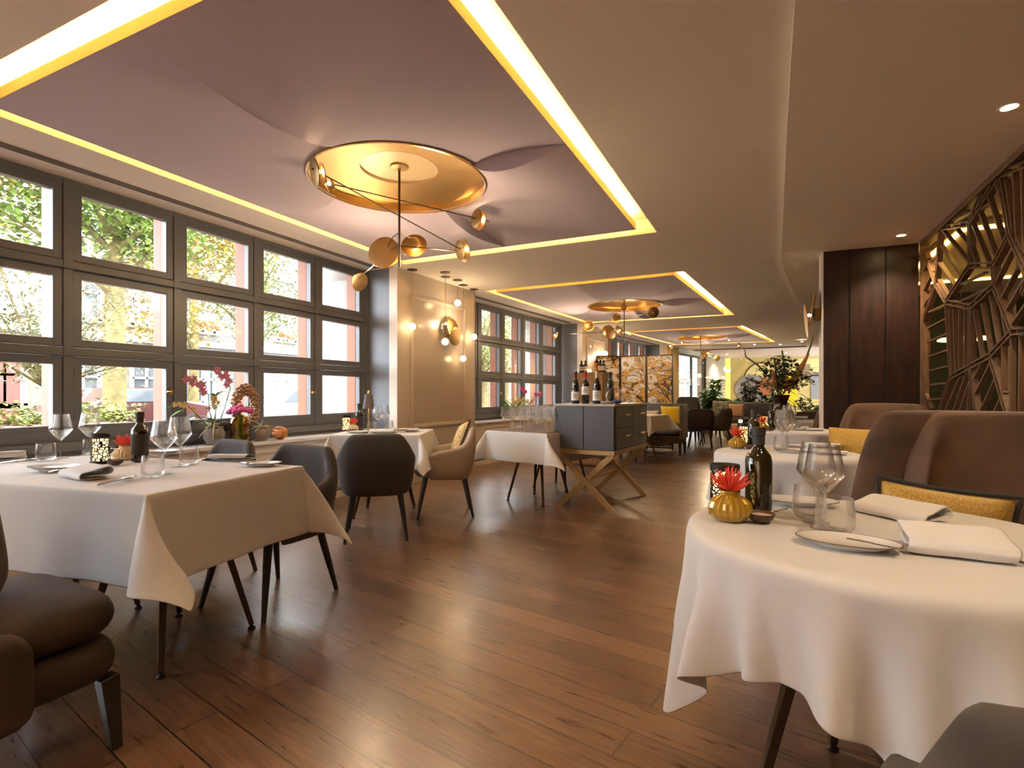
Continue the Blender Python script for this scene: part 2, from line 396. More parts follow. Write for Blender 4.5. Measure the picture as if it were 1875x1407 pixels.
def build_ceiling():
    bm = bmesh.new(); edges = []
    wl = [(-4.36, -5), (-4.36, 5.08), (-4.3, 6.8), (-3.89, 10.8), (-3.8, 12.4), (-3.15, 16.35), (-1.3, 24.2), (6.5, 24.2), (6.5, -5)]
    for loop in [wl] + TR:
        vs = [bm.verts.new((x, y, CE)) for x, y in loop]
        edges += [bm.edges.new((vs[i], vs[(i + 1) % len(vs)])) for i in range(len(vs))]
    bmesh.ops.triangle_fill(bm, use_beauty=True, use_dissolve=False, edges=edges)
    me = bpy.data.meshes.new('ceiling'); bm.to_mesh(me); bm.free(); me.materials.append(M_ceil)
    o = bpy.data.objects.new('ceiling', me); COL.objects.link(o); struct(o)
    # roof slab over everything
    struct(G().box((.4, 10, 3.0), (11.2, 32, .2)).obj('ceiling_slab', M_ceil, smooth=False))
build_ceiling()
# recesses of the three trays
M_recess = mat('recess_plaster', (.80, .70, .52), .8)
for k, q in enumerate(TR):
    g = G(); zt = 2.735
    for i in range(4):
        a, b = q[i], q[(i + 1) % 4]
        g.add([(a[0], a[1], CE), (b[0], b[1], CE), (b[0], b[1], zt), (a[0], a[1], zt)], [(0, 1, 2, 3)])
    g.add([(x, y, zt) for x, y in q], [(0, 1, 2, 3)])
    struct(g.obj('ceiling_tray_recess', M_recess, smooth=False))

# lower soffit on the right, with its kinked edge
SOF = [(.04, -5), (.10, 1.5), (.125, 3.4), (.19, 6.52), (.50, 9.4), (.825, 12.2), (1.25, 18.6), (6.5, 18.6), (6.5, -5)]
struct(G().prism(SOF, 2.55, 2.599).obj('ceiling_soffit', M_ceil, smooth=False))

def inset_quad(q, dl, db, dr, df):
    """move each edge of front-left, back-left, back-right, front-right inward"""
    def line(a, b, d):
        v = Vector((b[0] - a[0], b[1] - a[1])); n = Vector((v.y, -v.x)).normalized()
        return Vector(a) + n * d, v
    ed = [line(q[0], q[1], dl), line(q[1], q[2], db), line(q[2], q[3], dr), line(q[3], q[0], df)]
    def cross(l1, l2):
        (p, r), (c, s_) = l1, l2
        t = ((c.x - p.x) * s_.y - (c.y - p.y) * s_.x) / (r.x * s_.y - r.y * s_.x); return (p.x + r.x * t, p.y + r.y * t)
    return [cross(ed[3], ed[0]), cross(ed[0], ed[1]), cross(ed[1], ed[2]), cross(ed[2], ed[3])]

M_fascia = mat('gilt_fascia', (.62, .36, .10), .5)
def tray_panel(k):
    q = TR[k]; p = inset_quad(q, .10, .165, .155, .15); c = MED[k]; R0 = .60
    nm = ['first, largest and nearest ceiling panel', 'second ceiling panel, over the grey drinks cabinet', 'third, farthest ceiling panel'][k]
    t = thing('ceiling_panel', 'mauve felt pinwheel %s, floating in a glowing cove' % nm, 'ceiling panel', (c[0], c[1], CE), 0)
    ang0 = math.atan2(q[1][0] - q[0][0], q[1][1] - q[0][1])
    P = [Vector((x - c[0], y - c[1])) for x, y in p]
    def edge(th):
        d = Vector((cos(th), sin(th))); best = 9e9
        for i in range(4):
            a, b = P[i], P[(i + 1) % 4]; e = b - a; den = d.x * e.y - d.y * e.x
            if abs(den) < 1e-9: continue
            tt = (a.x * e.y - a.y * e.x) / den; u = (a.x * d.y - a.y * d.x) / den
            if tt > 0 and -1e-6 <= u <= 1 + 1e-6: best = min(best, tt)
        return best
    cre = [rad(-92) - ang0, rad(-2) - ang0, rad(91) - ang0, rad(178) - ang0]; cre.append(cre[0] + 2 * PI)
    corners = sorted((math.atan2(v.y, v.x) - cre[0]) % (2 * PI) + cre[0] for v in P)
    g = G(); prevend = None
    for i in range(4):
        a, b = cre[i], cre[i + 1]; th = sorted([a + (b - a) * j / 22 for j in range(23)] + [x for x in corners if a < x < b])
        rows = []
        for x in th:
            s_ = (x - a) / (b - a); R = edge(x); row = []
            for j in range(13):
                r = j / 12; h = (.032 * s_ ** 3 - .078 * (1 - s_) ** 2.6) * sin(PI * r ** .75)
                rr = R0 + (R - R0) * r; row.append((rr * cos(x), rr * sin(x), h))
            rows.append(row)
        g.grid(rows)
        if prevend is None: first = rows[0]
        else: g.grid([prevend, rows[0]])
        prevend = rows[-1]
    g.grid([prevend, first])
    g.obj('felt_surface', M_felt, t, ang=20)
    g = G(); z1 = .058
    for i in range(4):
        a, b = P[i], P[(i + 1) % 4]; g.add([(a.x, a.y, -.002), (b.x, b.y, -.002), (b.x, b.y, z1), (a.x, a.y, z1)], [(0, 1, 2, 3)])
    ri = inset_quad([(v.x, v.y) for v in P], .05, .05, .05, .05)
    g.add([(v.x, v.y, z1) for v in P] + [(x, y, z1) for x, y in ri], [(i, (i + 1) % 4, 4 + (i + 1) % 4, 4 + i) for i in range(4)])
    g.obj('fascia', M_fascia, t, smooth=False)
    g = G()   # light strip lying on the top of the panel, aimed into the cove
    r2 = inset_quad([(v.x, v.y) for v in P], .055, .055, .055, .055)
    for i in range(4):
        a, b = r2[i], r2[(i + 1) % 4]; g.bar((a[0], a[1], z1 + .008), (b[0], b[1], z1 + .008), .02, .012)
    g.obj('led_strip', M_led, t, smooth=False)
    # brass dish in the middle
    R = .615
    m = thing('ceiling_medallion', 'round brass dish recessed into the %s' % ['nearest mauve ceiling panel', 'middle mauve ceiling panel', 'farthest mauve ceiling panel'][k], 'ceiling medallion', (c[0], c[1], CE), 0, 'brass ceiling dishes')
    G().lathe([(R + .004, .02), (R + .004, -.012), (R - .006, -.014), (R - .008, .052), (R - .012, .054)], 64).obj('rim', M_brasslt, m)
    G().lathe([(R - .010, .05), (R - .05, .060), (R * .75, .078), (R * .5, .092), (R * .44, .095)], 64).obj('dish', M_brass, m)
    G().lathe([(R * .44, .094), (R * .44, .112), (.001, .113)], 48).obj('centre_disc', mat('champagne_brass', (.66, .50, .30), .42, .6), m)
    return t
for k in range(3): tray_panel(k)

# ------------------------------------------------------------------ window wall: three bays between piers, each with its own direction
class Bay:
    def __init__(s, o, phi): s.o = Vector(o); s.p = rad(phi); s.u = Vector((sin(s.p), cos(s.p))); s.n = Vector((cos(s.p), -sin(s.p)))
    def w(s, t, off, z): q = s.o + s.u * t + s.n * off; return (q.x, q.y, z)
    def rot(s): return -s.p            # local x = into the room, local y = along the wall
    def M(s, t, off, z): return Matrix.Translation(s.w(t, off, z)) @ Matrix.Rotation(-s.p, 4, 'Z')
B1 = Bay((-3.90, 0), 0); B2 = Bay((-3.81, 6.80), 5.5); B3 = Bay((-3.33, 12.42), 9.5)
ROWS = [(.88, 1.31), (1.48, 1.915), (2.08, 2.505)]
def window(bay, idx, p0, pitch, pw, n, t0, t1):
    org = bay.w(0, -.46, 0)
    W = bpy.data.objects.new('window_%d' % idx, None); COL.objects.link(W); W.location = org; W.rotation_euler = (0, 0, bay.rot()); struct(W)
    tag(W, 'grey framed paned window, %s bay of the street wall' % ['nearest', 'middle', 'farthest'][idx - 1], 'window')
    f = G(); mw = pitch - pw - .10
    cols = [p0 + pitch * k for k in range(n)]
    edges = [c - (pitch - pw) / 2 for c in cols] + [cols[-1] + pw + .05 + mw / 2]
    for y in edges: f.box((-.03, y, 1.655), (.10, mw, 1.89))
    za = [.80, 1.395, 1.9975, 2.575]
    for i, z in enumerate(za):
        h = .06 if 0 < i < 3 else (.05 if i == 3 else .10)
        f.box((-.032, (t0 + t1) / 2, z), (.094, t1 - t0, h))
        if 0 < i < 3: f.box((.025, (t0 + t1) / 2, z - .024), (.03, t1 - t0, .010))
    f.box((.01, (t0 + t1) / 2, .735), (.09, t1 - t0, .06)); f.box((-.02, (t0 + t1) / 2, .69), (.10, t1 - t0, .05))
    f.box((-.03, t0 + .03, 1.655), (.13, .06, 1.89)); f.box((-.03, t1 - .02, 1.655), (.13, .06, 1.89))
    f.obj('window_frame', M_frame, W, smooth=False, bevel=.004)
    for k, c in enumerate(cols):
        for r, (z0, z1) in enumerate(ROWS):
            s_ = G(); b = .05; d = .06; x = -.02
            for (yc, zc, dy, dz) in ((c - b / 2 + .003, (z0 + z1) / 2, b + .006, z1 - z0 + 2 * b), (c + pw + b / 2 - .003, (z0 + z1) / 2, b + .006, z1 - z0 + 2 * b), (c + pw / 2, z0 - b / 2 + .002, pw, b + .004), (c + pw / 2, z1 + b / 2 - .002, pw, b + .004)):
                s_.box((x, yc, zc), (d, dy, dz))
            sa = s_.obj('sash', M_frame, W, smooth=False, bevel=.005)
            G().add([(-.035, c - .005, z0 - .005), (-.035, c + pw + .005, z0 - .005), (-.035, c + pw + .005, z1 + .005), (-.035, c - .005, z1 + .005)], [(0, 1, 2, 3)]).obj('pane', M_pane, sa, smooth=False)
            if r == 0 and k % 2 == 1:
                for zz in (z0 + .06, z1 - .06): G().tube([(.012, c - .052, zz - .03), (.012, c - .052, zz + .03)], .007).obj('hinge', M_dark, sa)
                G().box((.016, c + pw + .025, 1.12), (.012, .028, .05)).tube([(.02, c + pw + .025, 1.12), (.045, c + pw + .025, 1.12), (.045, c + pw - .02, 1.12)], .006).obj('latch', M_brasslt, sa)
    e = G()
    for y in edges: e.box((-.15, y, 1.62), (.13, .105, 1.9))
    e.obj('exterior_posts', M_orange, W, smooth=False)
    return W
window(B1, 1, 2.087 - .757 * 5, .757, .598, 9, -1.9, 5.09)
window(B2, 2, .111, .733, .562, 5, -.05, 3.86)
window(B3, 3, .844, .765, .590, 4, .0, 3.9)
for b, t, wd in ((B1, 1.6, 6.6), (B2, 1.95, 3.7), (B3, 2.0, 3.7)):
    portal(b.w(t, -.56, 1.68), (wd, 1.75), (PI / 2, 0, -b.p - PI / 2))

def sill(bay, t0, t1, name):
    g = G(); g.box(bay.w((t0 + t1) / 2, -.30, .657), (.31, t1 - t0, .032), bay.rot()); o = g.obj(name, M_marble, smooth=False, bevel=.004); struct(o)
    tag(o, 'white veined marble window sill, %s bay' % ('nearest' if bay is B1 else 'middle' if bay is B2 else 'farthest'), 'window sill')
    g = G(); g.box(bay.w((t0 + t1) / 2, -.245, .36), (.13, t1 - t0, .56), bay.rot()); g.box(bay.w((t0 + t1) / 2, -.235, .035), (.13, t1 - t0, .07), bay.rot())
    t = t0 + .08
    while t < t1 - .3:
        L = min(1.15, t1 - t - .08)
        for (tc, zc, dt, dz) in ((t + L / 2, .57, L, .016), (t + L / 2, .17, L, .016), (t, .37, .016, .416), (t + L, .37, .016, .416)):
            g.box(bay.w(tc, -.176, zc), (.014, dt, dz), bay.rot())
        t += L + .10
    struct(g.obj('wall_left_dado', M_cream, smooth=False, bevel=.002))
    g = G(); n = int((t1 - t0) / .02)
    for i in range(n):
        for zz in (.086, .104): g.box(bay.w(t0 + .01 + i * .02, -.178, zz), (.006, .011, .008), bay.rot())
    o = g.obj('vent_grille', M_black, smooth=False); tag(o, 'perforated heating grille at the foot of the %s dado' % ('nearest' if bay is B1 else 'middle' if bay is B2 else 'farthest'), 'vent')
sill(B1, -1.9, 5.08, 'window_sill_1'); sill(B2, 0, 3.95, 'window_sill_2'); sill(B3, 0, 3.95, 'window_sill_3')
# reveals and piers
def pier(a, b, rot_prev, rot_next, name, dpt=.62):
    a, b = Vector(a), Vector(b); u = (b - a).normalized(); n = Vector((u.y, -u.x))
    pts = [a, b, b - Vector((cos(rot_next), -sin(rot_next))) * dpt, a - Vector((cos(rot_prev), -sin(rot_prev))) * dpt]
    struct(G().prism([tuple(p) for p in pts], 0, CE).obj(name, M_wall, smooth=False))
    # cream return and grey reveal facing back along the room
    np_ = Vector((cos(rot_prev), -sin(rot_prev))); up = Vector((sin(rot_prev), cos(rot_prev))); g = G()
    g.prism([tuple(a + u * .004), tuple(a - up * .006), tuple(a - np_ * .115 - up * .006), tuple(a - np_ * .115)], 0, CE); struct(g.obj(name + '_return', mat('pale_cream_paint', (.78, .72, .64), .5), smooth=False))
    g = G(); g.prism([tuple(a - np_ * .115), tuple(a - np_ * .115 - up * .004), tuple(a - np_ * .47 - up * .004), tuple(a - np_ * .47)], .66, CE); struct(g.obj(name + '_reveal', M_grey, smooth=False))
    nn = Vector((cos(rot_next), -sin(rot_next)))
    # moulded panel on the front
    L = (b - a).length; z0, z1 = .70, 2.31; t0, t1 = .26, L - .28; R = Matrix.Rotation(-math.atan2(u.x, u.y), 4, 'Z')
    def q(t, off, z): p = a + u * t + n * off; return (p.x, p.y, z)
    g = G()
    for (t, z, dt, dz) in (((t0 + t1) / 2, z0, t1 - t0, .03), ((t0 + t1) / 2, z1, t1 - t0, .03), (t0, (z0 + z1) / 2, .03, z1 - z0), (t1, (z0 + z1) / 2, .03, z1 - z0)):
        g.box(q(t, .008, z), (.024, dt, dz), M=R); g.box(q(t, .006, z), (.012, dt + .03, dz + .03), M=R)
    struct(g.obj('trim_' + name, M_wall, smooth=False, bevel=.004))
    struct(G().box(q((t0 + t1) / 2, .003, (z0 + z1) / 2), (.006, t1 - t0, z1 - z0), M=R).obj(name + '_panel', M_panel, smooth=False))
    g = G(); g.box(q(L / 2, .008, .05), (.016, L, .10), M=R); struct(g.obj('baseboard_' + name, M_wall, smooth=False, bevel=.003))
pier((-3.90, 5.09), (-3.81, 6.80), 0, rad(5.5), 'wall_left_pier_1')
pier((-3.43, 10.755), (-3.33, 12.42), rad(5.5), rad(9.5), 'wall_left_pier_2')
e3 = B3.w(3.96, 0, 0)
pier((e3[0], e3[1]), (e3[0] + .17, e3[1] + 1.3), rad(9.5), rad(11), 'wall_left_pier_3')
# wall under and over the windows, outside faces
for nm, b, t0, t1 in (('wall_left_base_1', B1, -5, 5.1), ('wall_left_base_2', B2, -.1, 4.0), ('wall_left_base_3', B3, -.1, 4.0)):
    struct(G().box(b.w((t0 + t1) / 2, -.50, .32), (.22, t1 - t0, .64), b.rot()).obj(nm, M_wall, smooth=False))
    struct(G().box(b.w((t0 + t1) / 2, -.55, 2.80), (.26, t1 - t0, .42), b.rot()).obj(nm.replace('base', 'header'), M_wall, smooth=False))
struct(G().box((-4.2, -3.5, 1.3), (.4, 3.2, 2.6)).obj('wall_left_end', M_wall, smooth=False))
struct(G().box((1, -5.05, 1.3), (11, .1, 2.6)).obj('wall_rear', M_cream, smooth=False))
# stone piers outside
for k, (x, y) in enumerate(((-5.0, 5.95), (-4.75, 11.6))):
    g = G(); g.lathe([(.52, -.2), (.52, 2.55), (.56, 2.6), (.62, 2.75), (.62, 3.2)], 32, Matrix.Translation((x + .05, y - .25, 0))); g.box((x, y + .3, 1.5), (.9, 1.2, 3.4)); struct(g.obj('wall_outside_pier_%d' % (k + 1), M_stone))
# linear air slots in the ceiling beside each window
def slot(bay, t0, t1, off, label):
    t = thing('ceiling_vent', label, 'ceiling vent', bay.w((t0 + t1) / 2, off, CE), bay.rot()); L = t1 - t0
    G().box((0, 0, -.002), (.105, L, .006)).obj('frame', M_ceil, t, smooth=False)
    for i in range(4): G().box((-.036 + .024 * i, 0, -.006), (.009, L - .02, .004)).obj('slot', M_black, t, smooth=False)
slot(B1, -1.9, 5.0, -.215, 'long black slotted air vent in the ceiling above the nearest window')
slot(B2, .05, 3.8, -.20, 'long black slotted air vent in the ceiling above the middle window')
slot(B3, .1, 3.8, -.20, 'slotted air vent in the ceiling above the farthest window')

# ------------------------------------------------------------------ end of the room
M_curt = mat('gold_curtain', (.44, .31, .12), .7); M_curtb = mat('beige_curtain', (.44, .39, .28), .8)
LW = Bay((e3[0] + .17, e3[1] + 1.3), 11)
struct(G().box(LW.w(-.28, -.1, 1.3), (.2, .8, 2.6), LW.rot()).box(LW.w(5.2, -.1, 1.3), (.2, 4.6, 2.6), LW.rot()).box(LW.w(1.5, -.1, 2.53), (.2, 2.9, .16), LW.rot()).obj('wall_end_left', M_curtb, smooth=False))
# glazed door with white lettering
D = bpy.data.objects.new('door_1', None); COL.objects.link(D); D.location = LW.w(.15, .02, 0); D.rotation_euler = (0, 0, LW.rot()); struct(D); tag(D, 'black framed glass entrance door with white lettering', 'door')
g = G()
for y in (.0, 1.35, 2.7): g.box((0, y, 1.2), (.06, .07, 2.4))
g.box((0, 1.35, 2.4), (.06, 2.77, .08)); g.box((0, 1.35, .05), (.06, 2.77, .1)); g.obj('door_frame', M_dark, D, smooth=False)
G().box((-.01, 1.35, 1.2), (.012, 2.64, 2.26)).obj('glass', M_pane, D, smooth=False)
def text(s_, size, M, m, name, parent=None, ext=.002):
    cu = bpy.data.curves.new(name, 'FONT'); cu.body = s_; cu.size = size; cu.extrude = ext; cu.align_x = 'CENTER'; cu.align_y = 'CENTER'
    o = bpy.data.objects.new(name, cu); COL.objects.link(o); cu.materials.append(m)
    if parent: o.parent = parent
    o.matrix_local = M; return o
M_white = mat('white_vinyl', (.85, .88, .9), .5)
for y, s_ in ((.72, 'idomoz'), (2.0, "n'2l")):
    text(s_, .42, Matrix.Translation((.012, y, 1.55)) @ Matrix.Rotation(PI / 2, 4, 'Z') @ Matrix.Rotation(PI / 2, 4, 'X'), M_white, 'lettering', D)
# folds of curtain along the end wall
for nm, t0, t1, m, lb in (('wall', -1.28, .1, M_curt, 'gold pleated curtain panel beside the glass entrance door'), ('wall', 3.0, 6.2, M_curtb, 'beige pleated curtain beyond the glass entrance door')):
    g = G(); n = int((t1 - t0) / .02); rows = []
    for i in range(n + 1):
        t = t0 + (t1 - t0) * i / n; off = .06 + .025 * sin(t * 34) + .01 * sin(t * 13)
        rows.append([LW.w(t, off, .03), LW.w(t, off, 2.58)])
    g.grid(rows); tag(g.obj('curtain', m, solid=.006), lb, 'curtain')
# glass partition and mural wall behind it
struct(G().box((2.6, 24.1, 1.3), (9, .2, 2.6)).obj('wall_end', mat('olive_gold_wall', (.50, .40, .14), .7, var=.12, vscale=3), smooth=False))
t = thing('glass_partition', 'frameless glass partition across the far end of the room', 'partition', (.15, 18.8, 0))
for i, (x0, x1) in enumerate(((-2.2, -1.72), (-1.70, .0), (.02, 1.9), (1.92, 3.6))):
    G().box(((x0 + x1) / 2, 0, 1.29), (x1 - x0, .012, 2.56)).obj('glass_pane', M_pane, t, smooth=False)
G().box((.7, 0, 2.58), (5.8, .05, .03)).obj('top_rail', M_bronze, t, smooth=False); G().box((.7, 0, .02), (5.8, .05, .04)).obj('bottom_rail', M_bronze, t, smooth=False)
# abstract wall mural: plain generic shapes
mu = thing('mural', 'abstract painted mural of yellow, grey and red shapes on the far end wall', 'mural', (.75, 23.98, 0))
def blob(cx, cz, rx, rz_, n=22, p=2.0, a0=0, a1=2 * PI):
    q = []
    for i in range(n):
        a = a0 + (a1 - a0) * i / n; c, s_ = cos(a), sin(a)
        q.append((cx + rx * math.copysign(abs(c) ** (2 / p), c), cz + rz_ * math.copysign(abs(s_) ** (2 / p), s_)))
    return q
def flat(name, pts, m, y):
    g = G(); n = len(pts); g.add([(x, y, z) for x, z in pts] + [(x, y - .006, z) for x, z in pts], [tuple(range(n)), tuple(range(2 * n - 1, n - 1, -1))] + [(i, (i + 1) % n, n + (i + 1) % n, n + i) for i in range(n)])
    g.obj(name, m, mu, smooth=False)
MU = [mat('mural_cream', (.66, .56, .24), .8), mat('mural_yellow', (.68, .50, .01), .8), mat('mural_grey', (.24, .23, .22), .8), mat('mural_rust', (.34, .11, .04), .8), mat('mural_black', (.02, .02, .02), .8), mat('mural_brown', (.26, .19, .09), .8)]
flat('line', blob(-.75, 1.65, .70, .76), MU[4], -.001); flat('shape', blob(-.75, 1.65, .66, .72), MU[0], -.008)
flat('shape', blob(-1.15, 1.3, .62, .6), MU[2], -.016); flat('shape', blob(-.62, 1.35, .28, .42), MU[3], -.024); flat('dot', blob(-.6, 2.05, .09, .09), MU[4], -.016)
flat('shape', [(-.1, .6), (.55, .6), (.5, 1.85), (-.05, 1.85)], MU[1], -.008); flat('line', [(-.15, 1.86), (1.3, 1.8), (1.3, 1.86), (-.15, 1.93)], MU[4], -.010)
flat('shape', [(.1, 2.0), (1.5, 2.0), (1.35, 2.5), (.15, 2.5)], MU[0], -.004); flat('shape', [(.62, 1.7), (1.0, 1.7), (.97, 2.3), (.66, 2.25)], MU[5], -.012)
flat('shape', [(1.0, .9), (2.05, .9), (2.05, 1.95), (1.0, 1.95)], MU[2], -.008); flat('shape', [(1.45, .9), (1.75, .9), (1.72, 1.95), (1.48, 1.95)], MU[0], -.014)
flat('shape', [(2.15, 1.6), (3.4, 1.6), (3.4, 2.3), (2.3, 2.25)], MU[1], -.008); flat('shape', [(2.1, .8), (3.2, .8), (3.2, 1.7), (2.1, 1.7)], MU[3], -.016)
flat('stripe', [(2.35, 1.05), (2.47, 1.05), (2.47, 1.6), (2.35, 1.6)], MU[0], -.024); flat('stripe', [(2.68, 1.05), (2.80, 1.05), (2.80, 1.6), (2.68, 1.6)], MU[0], -.024)
flat('shape', blob(1.9, .85, .5, .32), MU[0], -.02); flat('dot', blob(1.95, .9, .1, .09), MU[3], -.028)
g = G(); g.box((-1.25, 23.2, 1.3), (.18, .18, 2.5)); tag(g.obj('lit_column', mat('yellow_lit_column', (.8, .6, .12), .5, emit=(.9, .66, .10), es=.35), smooth=False), 'glowing yellow light column in front of the end wall', 'light column')

# ------------------------------------------------------------------ right-hand side: dark column, lattice screen, room behind
struct(G().prism([(.572, 6.235), (1.362, 6.27), (1.42, 6.95), (1.30, 6.98), (1.27, 6.52), (.575, 6.50)], 0, 2.55).obj('wall_right_column', M_wenge, smooth=False))
g = G()
for x in (.80, 1.10): g.box((x, 6.24, 1.27), (.005, .012, 2.54))
struct(g.obj('trim_column_joint', M_black, smooth=False))
struct(G().box((.560, 6.37, 1.275), (.02, .26, 2.55)).obj('trim_column', M_cream, smooth=False))
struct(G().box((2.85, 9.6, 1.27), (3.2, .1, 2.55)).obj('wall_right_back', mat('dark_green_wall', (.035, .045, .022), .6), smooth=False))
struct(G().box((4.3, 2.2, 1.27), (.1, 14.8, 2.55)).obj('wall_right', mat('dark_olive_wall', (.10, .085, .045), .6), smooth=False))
struct(G().box((3.1, 14.1, 1.27), (.1, 9.2, 2.55)).obj('wall_right_far', M_wall, smooth=False))
# ================================================================== FURNITURE
def lerp(a, b, t): return a + (b - a) * t
def interp(x, pts):
    if x <= pts[0][0]: return pts[0][1]
    for (x0, y0), (x1, y1) in zip(pts, pts[1:]):
        if x <= x1: return y0 + (y1 - y0) * (x - x0) / (x1 - x0)
    return pts[-1][1]
def supell(a, rx, ry, p):
    c, s_ = cos(a), sin(a)
    return (rx * math.copysign(abs(s_) ** (2 / p), s_), -ry * math.copysign(abs(c) ** (2 / p), c))
def shell(name, m, par, amax, rx, ry, p, top, bot, thick, bulge, lean=0.0, nu=33, nv=9, yc=0.0, sub=1):
    """upholstered shell wrapped round a seat; chair faces +y. top/bot: height by |u|, bulge: plan scale by relative height"""
    outer, inner = [], []
    for i in range(nu):
        u = -1 + 2 * i / (nu - 1); a = u * amax; zt = interp(abs(u), top); zb = interp(abs(u), bot); ro, ri = [], []
        for j in range(nv):
            t = j / (nv - 1); z = lerp(zb, zt, t); k = interp(z, bulge)
            x, y = supell(a, rx * k, ry * k, p); xi, yi = supell(a, rx * k - thick, ry * k - thick, p)
            ln = lean * max(0, z - .45)
            ro.append((x, y + yc - ln, z)); ri.append((xi, yi + yc - ln, z))
        outer.append(ro); inner.append(ri)
    loop = [o + [(lerp(o[-1][0], q[-1][0], .5), lerp(o[-1][1], q[-1][1], .5), o[-1][2] + thick * .28)] + q[::-1] + [(lerp(o[0][0], q[0][0], .5), lerp(o[0][1], q[0][1], .5), o[0][2] - thick * .1)] for o, q in zip(outer, inner)]
    n = len(loop[0]); g = G(); vs = [p_ for r in loop for p_ in r]
    fs = [(i * n + j, (i + 1) * n + j, (i + 1) * n + (j + 1) % n, i * n + (j + 1) % n) for i in range(nu - 1) for j in range(n)]
    fs += [tuple(range(n - 1, -1, -1)), tuple((nu - 1) * n + j for j in range(n))]
    g.add(vs, fs); return g.obj(name, m, par, sub=sub)
def pad(name, m, par, cx, cy_, z0, z1, wx, wy, p=5, crown=.02, sub=1, n=36, puff=.012):
    """rounded cushion slab"""
    g = G(); prof = [(0.0, z0), (.90, z0), (.985, z0 + .3 * (z1 - z0)), (1.0 + puff, z0 + .55 * (z1 - z0)), (.985, z1 - .12 * (z1 - z0)), (.90, z1), (.5, z1 + crown * .8), (.0, z1 + crown)]
    vs = []
    for k, z in prof:
        for i in range(n):
            a = 2 * PI * i / n; x, y = supell(a, wx / 2 * max(k, .001), wy / 2 * max(k, .001), p); vs.append((cx + x, cy_ + y, z))
    m_ = len(prof)
    g.add(vs, [(i * n + j, i * n + (j + 1) % n, (i + 1) * n + (j + 1) % n, (i + 1) * n + j) for i in range(m_ - 1) for j in range(n)])
    return g.obj(name, m, par, sub=sub)
def legs(par, m, pts, r0, r1, n=10):
    for a, b in pts: G().tube([a, (lerp(a[0], b[0], .5), lerp(a[1], b[1], .5), lerp(a[2], b[2], .5)), b], [r0, (r0 + r1) / 2 * 1.04, r1], n).obj('leg', m, par)

def tub_chair(m):
    def f():
        t = thing('tub_chair')
        shell('back_shell', m, t, rad(118), .30, .275, 3.7, [(0, .795), (.25, .793), (.30, .777), (.55, .655), (1, .545)], [(0, .335), (1, .345)], .052, [(.33, .80), (.42, .92), (.62, 1.0), (.80, .93)], .06)
        pad('seat', m, t, 0, .015, .35, .455, .50, .52, 4.0, .018)
        legs(t, M_legw, [((sx * .17, sy * .17, .36), (sx * .225, sy * .245, 0)) for sx in (-1, 1) for sy in (-1, 1)], .022, .0115)
        return t
    return f
CH_G = Proto(tub_chair(M_fabg), 'chair'); CH_L = Proto(tub_chair(M_fabl), 'chair')
def shell_chair(m):
    def f():
        t = thing('shell_chair')
        shell('backrest', m, t, rad(75), .29, .26, 3.2, [(0, .80), (.35, .795), (.75, .76), (1, .62)], [(0, .43), (1, .46)], .045, [(.42, .93), (.6, 1.0), (.8, .97)], .12)
        pad('seat', m, t, 0, .04, .37, .465, .54, .53, 3.2, .02)
        legs(t, M_legw, [((sx * .17, sy * .17, .38), (sx * .23, sy * .24, 0)) for sx in (-1, 1) for sy in (-1, 1)], .02, .011)
        return t
    return f
CH_V = Proto(shell_chair(M_velg), 'chair')
CH_D = Proto(shell_chair(mat('dark_brown_fabric', (.030, .020, .016), .85, sheen=.2)), 'chair')
def wing_chair(m):
    def f():
        t = thing('wing_chair')
        # tall back with sides that sweep down to the seat
        shell('back_shell', m, t, rad(94), .37, .33, 3.6, [(0, 1.02), (.27, 1.015), (.35, .99), (.42, .92), (.48, .80), (.54, .66), (.61, .55), (.70, .49), (1, .455)], [(0, .22), (1, .22)], .085, [(.2, .98), (.5, .97), (.8, .99), (1.06, .93)], .13, nu=37, nv=11, yc=.02)
        pad('seat_cushion', m, t, 0, .045, .345, .475, .60, .56, 5, .028, puff=.03)
        pad('seat_base', m, t, 0, .03, .215, .35, .62, .57, 7, 0)
        for sx in (-1, 1):
            for sy in (-1, 1): G().bar((sx * .255, sy * .24 + .04, .23), (sx * .265, sy * .26 + .04, 0), .052, .052, w2=.03, h2=.03, up=(0, 1, 0)).obj('leg', M_legw, t, bevel=.004)
        return t
    return f
CH_W = Proto(wing_chair(M_velv), 'armchair'); CH_S = Proto(wing_chair(M_velb), 'armchair'); CH_R = Proto(wing_chair(mat('lit_brown_velvet', (.105, .050, .020), .72, var=.5, vscale=5, sheen=.2)), 'armchair')  # CH_R: same brown velvet, lighter, with downlight put into the colour

def dining_table(top_m, w_=.74, d_=.74, h=.735, round_=False, spread=.225):
    def f():
        t = thing('dining_table')
        if round_: G().lathe([(.001, h - .03), (w_ / 2 - .01, h - .03), (w_ / 2, h - .02), (w_ / 2, h - .004), (w_ / 2 - .004, h), (.001, h)], 48).obj('tabletop', top_m, t)
        else: G().box((0, 0, h - .015), (w_, d_, .03)).obj('tabletop', top_m, t, smooth=False, bevel=.004)
        G().box((0, 0, h - .05), (.34, .34, .04)).obj('mounting_plate', M_dark, t, smooth=False)
        for sx in (-1, 1):
            for sy in (-1, 1):
                a = Vector((sx * .095, sy * .095, h - .06)); b = Vector((sx * spread, sy * spread, .022))
                g = G().bar(a, b, .034, .034, up=(sx, -sy, 0), w2=.022, h2=.022); l = g.obj('leg', M_bronze, t, smooth=False, bevel=.002)
                G().lathe([(.001, 0), (.017, 0), (.018, .006), (.008, .014), (.006, .026)], 14, Matrix.Translation((b.x, b.y, 0))).obj('glide_foot', M_dark, l)
        return t
    return f
